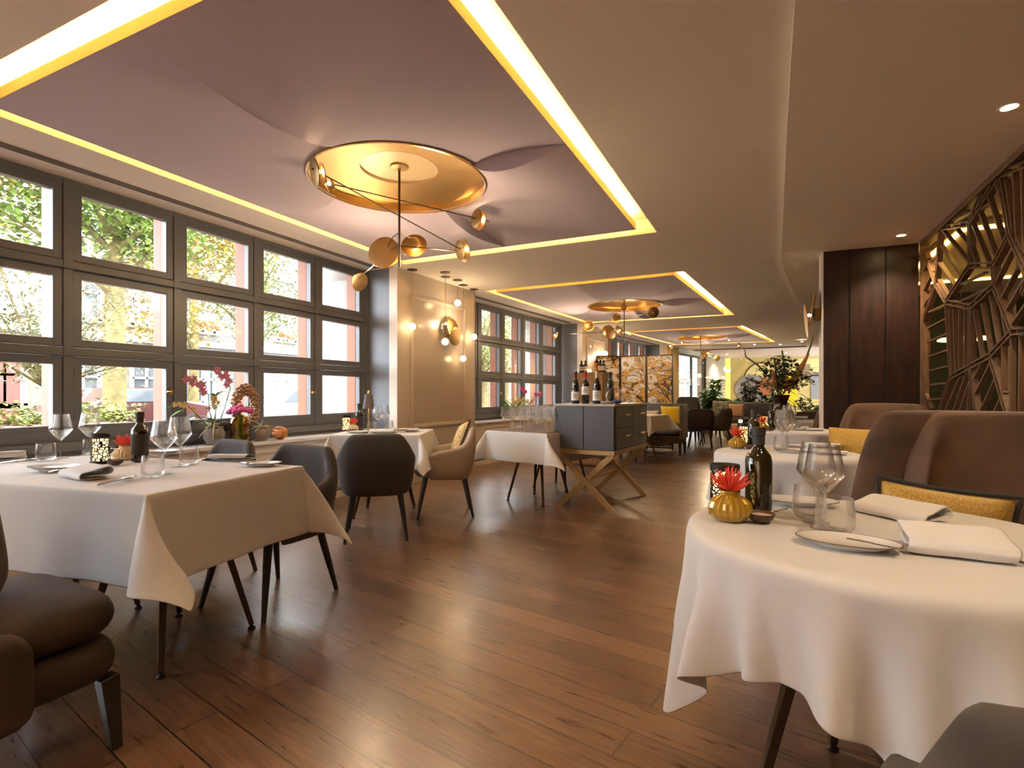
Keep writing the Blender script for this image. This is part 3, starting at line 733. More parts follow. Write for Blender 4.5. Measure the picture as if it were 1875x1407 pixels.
TB_S = Proto(dining_table(M_walnut), 'table'); TB_R = Proto(dining_table(M_walnut, .87, round_=True, spread=.21), 'table'); TB_R2 = Proto(dining_table(M_walnut, .75, round_=True, spread=.21), 'table')

def wave(x, amp, f, ph): return amp * sin(x * f + ph)
def cloth_rect(name, cx, cy_, w_, d_, rz, z, drop, label, seed=0, beta=32, group='white tablecloths', sag=None):
    g = G(); st = .026; rnd = random.Random(seed); ph = [rnd.uniform(0, 6) for _ in range(6)]
    def axis(L):
        xs = [-L / 2 + L * i / max(2, round(L / .08)) for i in range(max(2, round(L / .08)) + 1)]
        n = round(drop / st); o = [.004, .010] + [.010 + (drop - .010) * (i + 1) / n for i in range(n)]
        return [-L / 2 - e for e in o[::-1]] + xs + [L / 2 + e for e in o]
    X, Y = axis(w_), axis(d_); P = []
    for x in X:
        row = []
        for y in Y:
            ex, ey = max(0, abs(x) - w_ / 2), max(0, abs(y) - d_ / 2); sx, sy = math.copysign(1, x), math.copysign(1, y)
            bx, by = max(-w_ / 2, min(w_ / 2, x)), max(-d_ / 2, min(d_ / 2, y)); r = math.hypot(ex, ey)
            if r == 0: row.append((x, y, 0)); continue
            a = math.atan2(ey, ex); tri = sin(2 * a); k = ph[(0 if sx > 0 else 1) + (0 if sy > 0 else 2)]
            b = rad(4) + rad(beta) * tri * (1 + .22 * sin(k * 3)); R = .010
            th = min(r / R, PI / 2 - b) if r < R * 2 else None
            if r < R * (PI / 2 - b): out = R * sin(r / R); dz = R * (1 - cos(r / R))
            else:
                e = r - R * (PI / 2 - b); out = R * sin(PI / 2 - b) + e * sin(b); dz = R * (1 - cos(PI / 2 - b)) + e * cos(b)
            rip = 0
            if ex > 0 and ey == 0: rip = (wave(y, .010, 9, ph[4]) + wave(y, .006, 21, k)) * (r / drop)
            elif ey > 0 and ex == 0: rip = (wave(x, .010, 8, ph[5]) + wave(x, .006, 19, k)) * (r / drop)
            aa = a + .5 * tri * (1 if k > 3 else -1) * min(1, r / drop)
            row.append((bx + sx * cos(aa) * (out + rip), by + sy * sin(aa) * (out + rip), -dz))
        P.append(row)
    g.grid(P); o = g.obj(name, M_cloth, None, solid=.0025, ang=60, sub=1); o.location = (cx, cy_, z); o.rotation_euler = (0, 0, rz)
    return tag(o, label, 'tablecloth', group)
def cloth_round(name, cx, cy_, R, half, rz, z, label, peaks, group='white tablecloths'):
    """square cloth over a round top: peaks = [(angle, height of fold, width)] of the hanging folds"""
    g = G(); P = []; nth = 240
    for i in range(nth):
        th = 2 * PI * i / nth; c, s_ = cos(th), sin(th); rm = min(half / max(abs(c), abs(s_)), half * 1.36); E = rm - R; row = [(0, 0, 0)]
        for j in range(1, 7): row.append((R * j / 6 * c, R * j / 6 * s_, 0))
        f = 0
        for a, h, w_ in peaks:
            dlt = (th - rad(a) + PI) % (2 * PI) - PI; f += h * math.exp(-(dlt / rad(w_)) ** 2)
        rr = .028
        for j in range(1, 21):
            e = E * j / 20; t_ = min(1, e / .25)
            b = rad(2) + rad(34) * max(-.32, f - .40) * (.4 + .6 * t_)
            if e < rr * 1.2: out = rr * sin(e / rr); dz = rr * (1 - cos(e / rr))
            else: out = rr * sin(1.2) + (e - rr * 1.2) * sin(b); dz = rr * (1 - cos(1.2)) + (e - rr * 1.2) * cos(b)
            row.append(((R + out) * c, (R + out) * s_, -dz))
        P.append(row)
    g.grid(P, True); o = g.obj(name, M_cloth, None, solid=.0025, ang=70, sub=1); o.location = (cx, cy_, z); o.rotation_euler = (0, 0, rz)
    return tag(o, label, 'tablecloth', group)

def cushion(name, m, w_, h_, d_, label, loc, rz, tilt, piping=False, group=None, roll=0.0, sub=2):
    """square scatter cushion standing on its edge; faces +y of its own frame, leaning back by tilt"""
    g = G(); n = 11; F, B = [], []
    for i in range(n):
        u = -1 + 2 * i / (n - 1); fr, br = [], []
        for j in range(n):
            v = -1 + 2 * j / (n - 1); k = (1 - u ** 4) ** .5 * (1 - v ** 4) ** .5 if abs(u) < 1 and abs(v) < 1 else 0
            pin = 1 - .07 * (1 - v * v) * abs(u) ** 3; piv = 1 - .07 * (1 - u * u) * abs(v) ** 3
            x, z = u * w_ / 2 * pin, v * h_ / 2 * piv; fr.append((x, k * d_ / 2, z)); br.append((x, -k * d_ / 2, z))
        F.append(fr); B.append(br)
    g.grid(F); g.grid(B); o = g.obj(name, m, None, sub=sub if sub < 2 else 1, ang=180)
    M = Matrix.Translation(loc) @ Matrix.Rotation(rz, 4, 'Z') @ Matrix.Rotation(tilt, 4, 'X') @ Matrix.Rotation(roll, 4, 'Y'); o.matrix_world = M
    if piping:
        pts = []
        for e in range(4):
            for i in range(n - 1):
                u = -1 + 2 * i / (n - 1); uv = [(u, -1), (1, u), (-u, 1), (-1, -u)][e]
                pin = 1 - .07 * (1 - uv[1] ** 2) * abs(uv[0]) ** 3; piv = 1 - .07 * (1 - uv[0] ** 2) * abs(uv[1]) ** 3
                pts.append((uv[0] * w_ / 2 * pin, 0, uv[1] * h_ / 2 * piv))
        pts.append(pts[0]); G().tube(pts, .007, 8).obj('piping', M_pipe, o)
    return tag(o, label, 'cushion', group)

# ------------------------------------------------------------------ nearest table by the window (two square tables under one cloth)
TZ = .752
TB_S.put((-2.36, 1.475, 0), rad(7), 'square pedestal table under the open end of the nearest white cloth')
TB_S.put((-3.09, 1.39, 0), rad(7), 'square pedestal table under the window end of the nearest white cloth')
R7 = rad(7)
def L1(x, y): return (-2.36 + x * cos(R7) - y * sin(R7), 1.475 + x * sin(R7) + y * cos(R7))
c = L1(-.37, 0); cloth_rect('tablecloth', c[0], c[1], 1.48, .78, R7, TZ - .004, .33, 'white tablecloth over the nearest window table, set for four', 3, 36)
CH_G.put((-2.39, 2.03, 0), rad(181), 'grey tub chair at the floor end of the nearest window table')
CH_G.put((-3.12, 2.10, 0), rad(172), 'grey tub chair at the nearest window table, its back against the sill')
CH_W.put((-2.10, .68, 0), rad(-3), 'dark velvet armchair with loose seat cushion, in the near corner of the floor')
cushion('cushion', M_velv, .46, .40, .17, 'dark velvet piped cushion leaning in the near corner armchair', (-2.115, .685, .70), rad(-3), rad(8), True)
# second window table
TB_S.put((-3.15, 3.93, 0), rad(25.3), 'square pedestal table under the lamp-lit white cloth by the first pier')
cloth_rect('tablecloth', -3.15, 3.93, .76, .76, rad(25.3), .752, .30, 'white tablecloth by the first pier, with a small lamp on it', 5, 30)
CH_G.put((-2.735, 3.31, 0), rad(38.5), 'grey tub chair seen from behind, in front of the lamp-lit table')
CH_L.put((-2.655, 4.17, 0), rad(124), 'beige tub chair with a gold cushion, beside the first pier')
cushion('cushion', M_goldl, .40, .38, .13, 'gold sparkling cushion in the beige tub chair', (-2.53, 4.25, .665), rad(124), rad(20), True, roll=rad(8))
# glasses tables
TB_S.put((-2.10, 5.10, 0), rad(-14.5), 'square table under the nearer cloth full of wine glasses')
TB_S.put((-2.15, 5.90, 0), rad(-14.5), 'square table behind the grey cabinet, under the farther cloth of glasses')
cloth_rect('tablecloth', -2.10, 5.10, .76, .76, rad(-14.5), .726, .30, 'white tablecloth crowded with upturned wine glasses, beside the grey cabinet', 8, 30)
cloth_rect('tablecloth', -2.15, 5.90, .76, .76, rad(-14.5), .726, .30, 'white tablecloth behind the grey cabinet, its corner hanging between the brass legs', 11, 30)

# ------------------------------------------------------------------ round tables along the lattice screen
TB_R.put((.275, 1.62, 0), rad(-30), 'round pedestal table in the near right foreground under a draped white cloth')
cloth_round('tablecloth', .275, 1.62, .445, .725, rad(-32), .748, 'white cloth draped in deep folds over the near round table', [(225, .56, 9), (206, .60, 6), (245, .75, 6), (262, .40, 5), (283, .55, 6), (315, .95, 9), (299, .5, 6), (334, .5, 6), (0, .45, 7), (22, .5, 7), (45, .9, 9), (75, .5, 8), (108, .5, 8), (135, .95, 9), (165, .5, 7), (186, .45, 6)])
TB_R2.put((.135, 3.62, 0), rad(10), 'second round table along the lattice screen')
cloth_round('tablecloth', .135, 3.62, .385, .70, rad(20), .748, 'white cloth over the second round table, in front of the gold-cushioned armchair', [(a, .7, 12) for a in (20, 58, 95, 140, 178, 205, 232, 262, 300, 335)])
TB_R2.put((.27, 5.95, 0), rad(0), 'third round table, beside the dark wood column')
cloth_round('tablecloth', .27, 5.95, .385, .70, rad(10), .748, 'white cloth over the third round table, beside the dark wood column', [(a, .7, 12) for a in (10, 55, 95, 135, 180, 215, 245, 275, 315)])
TB_R2.put((.42, 8.2, 0), rad(0), 'fourth round table, beyond the dark wood column')
cloth_round('tablecloth', .42, 8.2, .385, .66, rad(15), .748, 'white cloth over the fourth round table, under the big flower arrangement', [(a, .7, 12) for a in (15, 60, 105, 150, 195, 240, 285, 330)])
CH_R.put((.775, 2.28, 0), rad(172), 'brown velvet wing armchair facing the near round table')
CH_R.put((.64, 2.97, 0), rad(4), 'brown velvet wing armchair seen from behind, at the second round table')
CH_R.put((.72, 4.22, 0), rad(166), 'brown velvet armchair facing us across the second round table')
cushion('cushion', M_gold, .38, .30, .13, 'gold woven piped cushion behind the near round table', (.535, 2.19, .645), rad(176), rad(8), True, roll=rad(-6))
cushion('cushion', M_gold, .46, .40, .15, 'glittering gold cushion in the armchair by the dark column', (.60, 4.03, .70), rad(166), rad(14), False)
CH_V.put((.44, .93, 0), rad(0), 'taupe velvet chair cut off by the near edge of the floor, back to us')
CH_R.put((.75, 7.0, 0), rad(165), 'dark armchair beyond the dark column, at the third round table', sc=.92)
CH_V.put((.95, 9.6, 0), rad(150), 'slate velvet chair facing the flower table at the far side', sc=1.05)
CH_D.put((.62, 9.75, 0), rad(170), 'dark chair behind the flower table, far side')

# ------------------------------------------------------------------ grey drinks cabinet on crossed brass legs
def cabinet():
    t = thing('drinks_cabinet', 'charcoal drinks cabinet with drawers on crossed brass legs', 'cabinet', (-1.475, 5.345, 0), rad(-5))
    W_, D_, z0, z1 = .60, 1.06, .575, .985
    G().box((0, 0, (z0 + z1) / 2), (W_ - .012, D_ - .012, z1 - z0)).obj('body', M_cab, t, smooth=False, bevel=.003)
    G().box((0, 0, z1 + .011), (W_ + .012, D_ + .012, .022)).obj('top', mat('pale_stone_top', (.44, .38, .33), .3), t, smooth=False, bevel=.003)
    for s_ in (-1, 1): G().box((s_ * W_ / 4, -D_ / 2 - .003, (z0 + z1) / 2), (W_ / 2 - .006, .018, z1 - z0 - .006)).obj('door', M_cab, t, smooth=False, bevel=.002)
    for iy in (-1, 1):
        for iz in (0, 1):
            zc = z0 + .105 + iz * .20; d = G().box((W_ / 2 - .001, iy * .247, zc), (.016, .486, .192)).obj('drawer', M_cab, t, smooth=False, bevel=.003)
            g = G(); x = W_ / 2 + .032
            g.tube([(x, iy * .247 - .075, zc + .02), (x, iy * .247 + .075, zc + .02)], .009, 10)
            for e in (-.05, .05): g.tube([(W_ / 2 + .004, iy * .247 + e, zc + .02), (x, iy * .247 + e, zc + .02)], .007, 8)
            g.obj('handle', M_brasslt, d)
    f = G()
    for sx in (-1, 1): f.box((sx * (W_ / 2 - .02), 0, z0 - .022), (.04, D_, .044))
    for sy in (-1, 1): f.box((0, sy * (D_ / 2 - .02), z0 - .022), (W_, .04, .044))
    f.obj('frame', M_brass, t, smooth=False, bevel=.002)
    for sy in (-1, 1):
        y = sy * (D_ / 2 - .03); l = G()
        for s_ in (-1, 1): l.bar((s_ * (W_ / 2 - .03), y + s_ * .012, z0 - .04), (-s_ * (W_ / 2 - .01), y + s_ * .012, .0), .052, .024, up=(0, 1, 0))
        l.obj('crossed_leg', M_brass, t, smooth=False, bevel=.002)
    G().tube([(0, -D_ / 2 + .03, .275), (0, D_ / 2 - .03, .275)], .011, 10).obj('stretcher', M_brass, t)
cabinet()
# wooden side station behind it
st = thing('side_station', 'tall pale wooden side station behind the drinks cabinet, bottles on top', 'cabinet', (-2.40, 8.05, 0), rad(-6))
G().box((0, 0, .72), (.50, .42, 1.42)).obj('body', M_oak, st, smooth=False, bevel=.004)
for s_ in (-1, 1): G().box((s_ * .125, -.215, .72), (.242, .016, 1.36)).obj('door', M_oak, st, smooth=False, bevel=.002)
G().box((0, 0, 1.425), (.52, .44, .02)).obj('top', M_oak, st, smooth=False)
# folding screen with marbled panels
M_swirl = ramp_noise('gold_marbled_panel', [(.0, (.70, .64, .56)), (.36, (.72, .66, .58)), (.40, (.05, .025, .012)), (.43, (.10, .045, .02)), (.455, (.62, .30, .05)), (.50, (.80, .45, .10)), (.53, (.06, .03, .015)), (.56, (.76, .71, .64)), (.66, (.78, .74, .68)), (.69, (.62, .32, .06)), (.73, (.10, .05, .02)), (.8, (.70, .62, .52))], 1.5, 4, 3.2, .22, (1, 1, 1.9))
fs = thing('folding_screen', 'folding screen of gold marbled panels standing behind the grey bench', 'screen', (-2.0, 10.62, 0), 0)
def spanel(a, b):
    a, b = Vector((a[0], a[1], 0)), Vector((b[0], b[1], 0)); d = (b - a); L = d.length; R = Matrix.Rotation(math.atan2(d.y, d.x), 4, 'Z'); c = (a + b) / 2
    p = G().box((c.x, c.y, .96), (L - .03, .022, 1.78), M=R).obj('panel', M_swirl, fs, smooth=False)
    g = G()
    for q in (a, b): g.box((q.x, q.y, .94), (.022, .034, 1.86), M=R)
    for z in (.05, 1.86): g.box((c.x, c.y, z), (L, .034, .024), M=R)
    g.obj('frame', M_dark, p, smooth=False)
spanel((-.98, -.30), (-.60, -.02)); spanel((-.58, .0), (-.08, .02)); spanel((-.06, .02), (.43, .02))
# grey bench with side panel, its table, chairs behind
bn = thing('bench', 'slate velvet high-backed bench in front of the marbled screen', 'bench', (-1.86, 10.08, 0), rad(-2))
G().box((0, .27, .62), (1.15, .10, .60)).obj('backrest', M_velb, bn, bevel=.03, segs=3)
pad('seat_cushion', M_velb, bn, 0, -.03, .34, .47, 1.1, .55, 8, .02); G().box((0, -.02, .28), (1.12, .56, .13)).obj('seat_base', M_velv, bn, bevel=.01)
G().box((.57, .02, .60), (.05, .64, .62)).obj('side_panel', mat('brown_leather', (.10, .055, .03), .5), bn, bevel=.012)
for sx in (-.5, .55):
    for sy in (-.24, .26): G().bar((sx, sy, .22), (sx, sy, 0), .055, .055, up=(0, 1, 0), w2=.035, h2=.035).obj('leg', M_legw, bn, smooth=False)
cushion('cushion', M_yel, .40, .40, .13, 'bright yellow fringed cushion at the end of the grey bench', (-1.50, 10.02, .70), rad(-165), rad(12), False)
cushion('cushion', M_cush, .36, .32, .12, 'oatmeal cushion on the grey bench, beside the yellow one', (-1.90, 10.10, .65), rad(174), rad(12))
TB_S.put((-1.92, 9.13, 0), rad(-12), 'small square table in front of the grey bench')
cloth_rect('tablecloth', -1.92, 9.13, .76, .76, rad(-12), .748, .27, 'white tablecloth in front of the grey bench with the yellow cushion', 14, 30)
CH_G.put((-2.02, 8.80, 0), rad(-6), 'grey tub chair half hidden behind the drinks cabinet')
CH_D.put((-1.13, 11.35, 0), rad(4), 'dark brown dining chair with its back to us, past the end of the bench')
CH_G.put((-.88, 12.0, 0), rad(66), 'grey tub chair turned sideways, past the dark brown dining chair')
CH_S.put((-1.63, 13.1, 0), rad(178), 'grey-brown high-backed chair by the glass entrance door', sc=(1, 1, 1.0))
cushion('cushion', M_cush, .36, .28, .12, 'oatmeal cushion in the high-backed chair by the entrance door', (-1.45, 12.85, .62), rad(178), rad(12))
TB_R2.put((-1.35, 12.2, 0), 0, 'small round table between the dark chair and the high-backed chair')
# sofa at the back
sf = thing('sofa', 'slate grey velvet sofa in front of the plants at the far end', 'sofa', (-.28, 15.2, 0), rad(-4))
G().box((0, .36, .58), (1.75, .16, .60)).obj('backrest', M_velb, sf, bevel=.035, segs=3)
for s_ in (-1, 1): pad('seat_cushion', M_velb, sf, s_ * .42, -.02, .36, .49, .84, .70, 8, .02)
G().box((0, -.01, .29), (1.72, .70, .16)).obj('seat_base', M_velb, sf, bevel=.015)
for s_ in (-1, 1): 
    for y in (-.3, .32): G().bar((s_ * .78, y, .22), (s_ * .80, y, 0), .06, .06, up=(0, 1, 0), w2=.035, h2=.035).obj('leg', M_legw, sf, smooth=False)
cushion('cushion', M_leaf_c, .50, .50, .15, 'leaf-patterned cushion at the end of the far sofa', (-.98, 15.15, .70), rad(172), rad(12))
cushion('cushion', M_tan, .42, .40, .14, 'tan cushion on the far sofa, in front of the leaf-patterned one', (-.60, 15.0, .665), rad(176), rad(12))
po = thing('pouf', 'beige rounded pouf table in front of the far sofa', 'pouf', (-.50, 13.75, 0))
pad('body', M_cush, po, 0, 0, .03, .38, .72, .62, 4, .008); G().lathe([(.001, 0), (.27, 0), (.27, .04), (.001, .04)], 32).obj('base', M_dark, po)
rt = thing('side_table', 'small round marble side table by the far sofa', 'side table', (.22, 13.6, 0))
G().lathe([(.001, .60), (.31, .60), (.32, .612), (.32, .63), (.001, .632)], 40).obj('tabletop', M_marble, rt); G().tube([(0, 0, .02), (0, 0, .6)], .022).obj('stem', M_dark, rt); G().lathe([(.001, 0), (.2, 0), (.2, .012), (.03, .022), (.001, .022)], 28).obj('base', M_dark, rt)
# ================================================================== LAMPS
def downlight(x, y, z, label, watts, group='recessed downlights'):
    t = thing('downlight', label, 'downlight', (x, y, z), 0, group)
    G().lathe([(.048, .002), (.046, -.004), (.036, -.003), (.032, .006)], 28).obj('trim_ring', M_cream, t)
    G().lathe([(.001, -.001), (.031, -.001), (.031, .004)], 24).obj('lens', M_bulb, t)
    l = bpy.data.lights.new('downlight_beam', 'SPOT'); l.energy = watts; l.spot_size = rad(120); l.spot_blend = .8; l.color = (1.0, .76, .50); l.shadow_soft_size = .05
    o = bpy.data.objects.new('downlight_beam', l); COL.objects.link(o); o.parent = t; o.location = (0, 0, -.02)
for x, y, lb, wt in ((1.13, 3.49, 'small glowing downlight in the soffit over the near armchairs', 26), (1.15, 5.89, 'small glowing downlight in the soffit in front of the dark column', 26),
                 (.95, 1.0, 'downlight above the camera side of the near round table', 20), (.60, -1.4, 'added fill downlight in the soffit behind the camera', 60), (-1.6, -1.6, 'added fill downlight in the ceiling behind the camera', 70), (-.3, .2, 'added fill downlight in the ceiling over the camera', 10), (-3.0, -4.2, 'added fill wall washer at the window end of the rear wall', 170), (-1.0, -4.2, 'added fill wall washer second from the window on the rear wall', 170), (.0, -4.2, 'added fill wall washer in the middle of the rear wall', 170), (2.6, 4.2, 'downlight in the room behind the lattice screen', 22)):  # behind-camera and over-camera lamps and wall washers: unseen, added as fill light
    downlight(x, y, 2.55 if x > .1 else 2.6, lb, wt)
for x, y in ((-.2, 17.6), (.5, 17.9), (1.0, 16.6)): downlight(x, y, 2.6 if x < 1.0 else 2.55, 'small downlight in the ceiling near the glass partition', 14, 'far downlights')
for x, y in ((-1.2, 21.5), (.8, 21.6), (2.4, 21.6)): downlight(x, y, 2.6, 'small downlight washing the painted mural', 75, 'mural downlights')

def disc(par, c, nrm, r, m, th=.006, name='disc'):
    n = Vector(nrm).normalized(); M = Matrix.Translation(c) @ n.to_track_quat('Z', 'Y').to_matrix().to_4x4()
    return G().lathe([(.001, -.004), (r * .5, -.003), (r * .9, .001), (r, .004), (r, .004 + th), (r * .9, .001 + th), (.001, .001 + th)], 36, M).obj(name, m, par)
def chandelier():
    c = MED[0]
    t = thing('chandelier')
    G().lathe([(.001, .012), (.062, .012), (.064, .006), (.060, 0), (.012, -.004), (.010, -.02), (.001, -.02)], 28, Matrix.Translation((0, 0, .10))).obj('canopy', M_brass, t)
    G().tube([(0, 0, .10), (0, 0, -.60)], .0085, 10).obj('pole', M_bronze, t)
    def loc(px, py, z): p = at(px, py, z); return Vector((p[0] - c[0], p[1] - c[1], z - CE))
    def arm(a, b, name='arm', r=.0045): G().tube([a, b], r, 8).obj(name, M_bronze, t)
    def pair(p, d, r1, r2, gap=.028, tilt=(0, 0, 0)):
        d = (Vector(d).normalized() + Vector(tilt)).normalized(); b = G().ball(p, .013, 12, 8).obj('bulb', M_bulb, t)
        disc(b, Vector(p) - d * gap, d, r1, M_brassdk); disc(b, Vector(p) + d * gap + Vector((0, 0, -.012)), -d, r2, M_brass)
    A0, A1 = loc(583, 315, 2.38), loc(846, 458, 2.38); e = (A1 - A0).normalized(); arm(A0 - e * .05, A1 + e * .06); pair(A0, e, .085, .06, tilt=(.5, -.3, .2)); pair(A1, e, .085, .10, tilt=(.7, 0, .3))
    B0, B1_ = loc(603, 336, 2.495), loc(876, 401, 2.495); e = (B1_ - B0).normalized(); arm(B0, B1_ + e * .10); pair(B0, e, .05, .035, tilt=(.4, -.4, .2)); pair(B1_, e, .075, .075, .025)
    C0, C1 = loc(656, 513, 2.13), loc(838, 460, 2.13); e = (C1 - C0).normalized(); arm(C0 - e * .05, Vector((0, 0, 2.17 - CE))); arm(Vector((0, 0, 2.15 - CE)), C1); pair(C0, e, .05, .085, .03, tilt=(.2, .2, -.5))
    for (px, py, z, r1, r2, tl) in ((705, 462, 2.16, .115, .12, (-.1, -.2, .1)), (757, 446, 2.20, .095, .05, (.2, -.3, .35))):
        p = loc(px, py, z); G().tube([(0, 0, 2.245 - CE), (p.x * .45, p.y * .45, 2.238 - CE), (p.x * .85, p.y * .85, p.z + .03), tuple(p)], .004, 8).obj('bracket', M_bronze, t)
        pair(p, (.35, -.85, .1), r1, r2, .035, tilt=tl)
    l = bpy.data.lights.new('chandelier_light', 'POINT'); l.energy = 6.5; l.color = (1, .74, .46); l.shadow_soft_size = .10
    for q in (C0, C1):
        o = bpy.data.objects.new('chandelier_light', l); COL.objects.link(o); o.parent = t; o.location = (q.x * .7, q.y * .7, q.z - .06)
    return t
CHD = Proto(chandelier, 'chandelier')
CHD.put((*MED[0], CE), 0, 'brass mobile chandelier of paired discs hanging below the nearest ceiling dish')
CHD.put((*MED[1], CE), rad(48), 'brass mobile chandelier of paired discs below the middle ceiling dish')
CHD.put((*MED[2], CE), rad(-70), 'brass mobile chandelier of paired discs below the farthest ceiling dish')

def pendant(px, py, cx_, cyy, label, r=.041, grp='glowing globe pendants by the first pier'):
    x, y = at(cx_, cyy, CE); z = zat(py, x, y); t = thing('pendant_lamp', label, 'pendant lamp', (x, y, CE), 0, grp)
    G().lathe([(.001, .0), (.062, 0), (.062, -.006), (.001, -.009)], 28).obj('canopy', M_bronze, t)
    G().tube([(0, 0, -.006), (0, 0, z - CE + r)], .0015, 6).obj('cord', M_bronze, t); G().tube([(0, 0, z - CE + r - .006), (0, 0, z - CE + r + .016)], .011, 12).obj('cap', M_brass, t)
    G().ball((0, 0, z - CE), r, 24, 14).obj('globe', M_globe, t)
pendant(754, 598, 755, 494, 'glowing globe pendant hanging nearest us beside the first pier')
pendant(838, 555, 838, 513, 'highest-hung globe pendant in front of the first pier')
pendant(811, 626, 815, 499, 'globe pendant hanging just under the glass drop by the first pier')
pendant(848, 657, 848, 522, 'lowest globe pendant in front of the first pier')
pendant(866, 617, 868, 530, 'globe pendant at the far edge of the first pier')
x, y = at(816, 507, CE); t = thing('crystal_pendant', 'faceted clear glass drop pendant in front of the first pier', 'pendant lamp', (x, y, CE)); zc = zat(598, x, y) - CE
G().lathe([(.001, .0), (.062, 0), (.062, -.006), (.001, -.009)], 28).obj('canopy', M_bronze, t); G().tube([(0, 0, 0), (0, 0, zc + .10)], .0015, 6).obj('cord', M_bronze, t)
G().tube([(0, 0, zc + .085), (0, 0, zc + .125)], .010, 12).obj('cap', M_brass, t); G().lathe([(.008, .09), (.040, .04), (.052, -.02), (.040, -.07), (.001, -.10)], 12, Matrix.Translation((0, 0, zc))).obj('glass_drop', M_decant, t, smooth=False); G().ball((0, 0, zc + .03), .012, 10, 6).obj('bulb', M_bulb, t)
pendant(1077, 635, 1078, 597, 'globe pendant hanging nearest the second pier window side', .05, 'glowing globe pendants by the second pier')
pendant(1092, 650, 1092, 600, 'lower globe pendant in front of the second pier', .045, 'glowing globe pendants by the second pier')
pendant(1110, 648, 1108, 603, 'globe pendant just above the marbled folding screen', .06, 'glowing globe pendants by the second pier')
pendant(1243, 688, 1244, 640, 'large oval glowing globe pendant beside the entrance door', .13, 'glowing pendants by the entrance')
pendant(1236, 665, 1237, 638, 'small glowing globe pendant beside the gold curtain', .07, 'glowing pendants by the entrance')

def sconce(loc, rz, label, r=.13, mount=.06, lit=True):
    """two overlapping brass discs on a square block; faces +y of its own frame"""
    t = thing('wall_sconce', label, 'wall lamp', loc, rz)
    G().box((0, mount / 2, 0), (.09, mount, .12)).obj('mounting_block', M_brassdk, t, smooth=False, bevel=.004)
    disc(t, (0, mount + .01, .06), (0, 1, .15), r, M_brassdk); disc(t, (.015, mount + .075, -.06), (0, -1, .10), r * .95, M_brass)
    G().tube([(0, mount, .0), (0, mount + .06, 0)], .008, 8).obj('stem', M_bronze, t); G().ball((0, mount + .045, .0), .014, 10, 8).obj('bulb', M_bulb, t)
    if not lit: return
    l = bpy.data.lights.new('sconce_light', 'POINT'); l.energy = 2.5; l.color = (1, .74, .46); l.shadow_soft_size = .03
    o = bpy.data.objects.new('sconce_light', l); COL.objects.link(o); o.parent = t; o.location = (0, mount + .12, .12)
p1 = Vector((-3.90, 5.09)); u1 = (Vector((-3.81, 6.80)) - p1).normalized(); q = p1 + u1 * 1.02; sconce((q.x + .008, q.y, 1.93), -PI / 2 - math.atan2(u1.x, u1.y), 'brass double disc wall lamp on the first pier panel')
sconce((.552, 6.37, 1.93), PI / 2, 'brass double disc wall lamp on the side of the dark column', .19, lit=False)
p2 = Vector((-3.43, 10.755)); u2 = (Vector((-3.33, 12.42)) - p2).normalized(); q = p2 + u2 * .95; sconce((q.x + .008, q.y, 1.80), -PI / 2 - math.atan2(u2.x, u2.y), 'brass double disc wall lamp on the second pier panel', .12)

# table lamp on the second window table
def pb(px, b):
    X = (px - CX0) / FPX * b; c, s_ = cos(YAW), sin(YAW); return (X * c - b * s_, X * s_ + b * c)
x, y = pb(675, 5.12); t = thing('table_lamp', 'small brass table lamp with a mauve grey shade on the table by the first pier', 'table lamp', (x, y, .754))
G().lathe([(.001, 0), (.05, 0), (.05, .010), (.012, .016), (.001, .016)], 28).obj('base', M_brass, t); G().tube([(0, 0, .012), (0, 0, .33)], .006, 10).obj('stem', M_brass, t)
G().lathe([(.056, .205), (.036, .345), (.034, .345), (.054, .205)], 36).obj('shade', M_shade, t); G().lathe([(.036, .344), (.001, .346)], 30).obj('shade_top', M_shade, t)
G().lathe([(.001, .34), (.008, .345), (.011, .36), (.006, .378), (.001, .385)], 14).obj('finial', M_brasslt, t); G().ball((0, 0, .26), .014, 10, 8).obj('bulb', M_bulb, t)
l = bpy.data.lights.new('lamp_light', 'POINT'); l.energy = 1.2; l.color = (1, .74, .46); l.shadow_soft_size = .015
o = bpy.data.objects.new('lamp_light', l); COL.objects.link(o); o.parent = t; o.location = (0, 0, .235)

# ------------------------------------------------------------------ lattice screen
LX = 1.405
def onx(px, py, X=LX): d = ray(px, py); t_ = X / d[0]; return (X, d[1] * t_, CAMZ + d[2] * t_)
def c5(x, y): return onx(1600 + x / 3.702, 380 + y / 3.702)
ls = thing('lattice_screen', 'timber lattice screen of irregular slatted cells along the side of the room', 'screen', (LX, 4.2, 0))
YM = 4.05   # the cell pattern repeats mirrored towards the camera end of the screen
def LB(g, a, b, w_, d_):
    ya, yb = a[1], b[1]; g.bar((0, ya - 4.2, a[2]), (0, yb - 4.2, b[2]), w_, d_, up=(1, 0, 0))
    if max(ya, yb) > YM: g.bar((0, 2 * YM - ya - 4.2, a[2]), (0, 2 * YM - yb - 4.2, b[2]), w_, d_, up=(1, 0, 0))
g = G()
for y0, y1, z in ((1.84, 6.25, 2.53), (1.84, 6.25, .03)): g.box((0, (y0 + y1) / 2 - 4.2, z), (.075, y1 - y0, .05))
for y in (6.235, 1.86): g.box((0, y - 4.2, 1.28), (.075, .03, 2.5))
g.obj('frame', M_walnut, ls, smooth=False, bevel=.003)
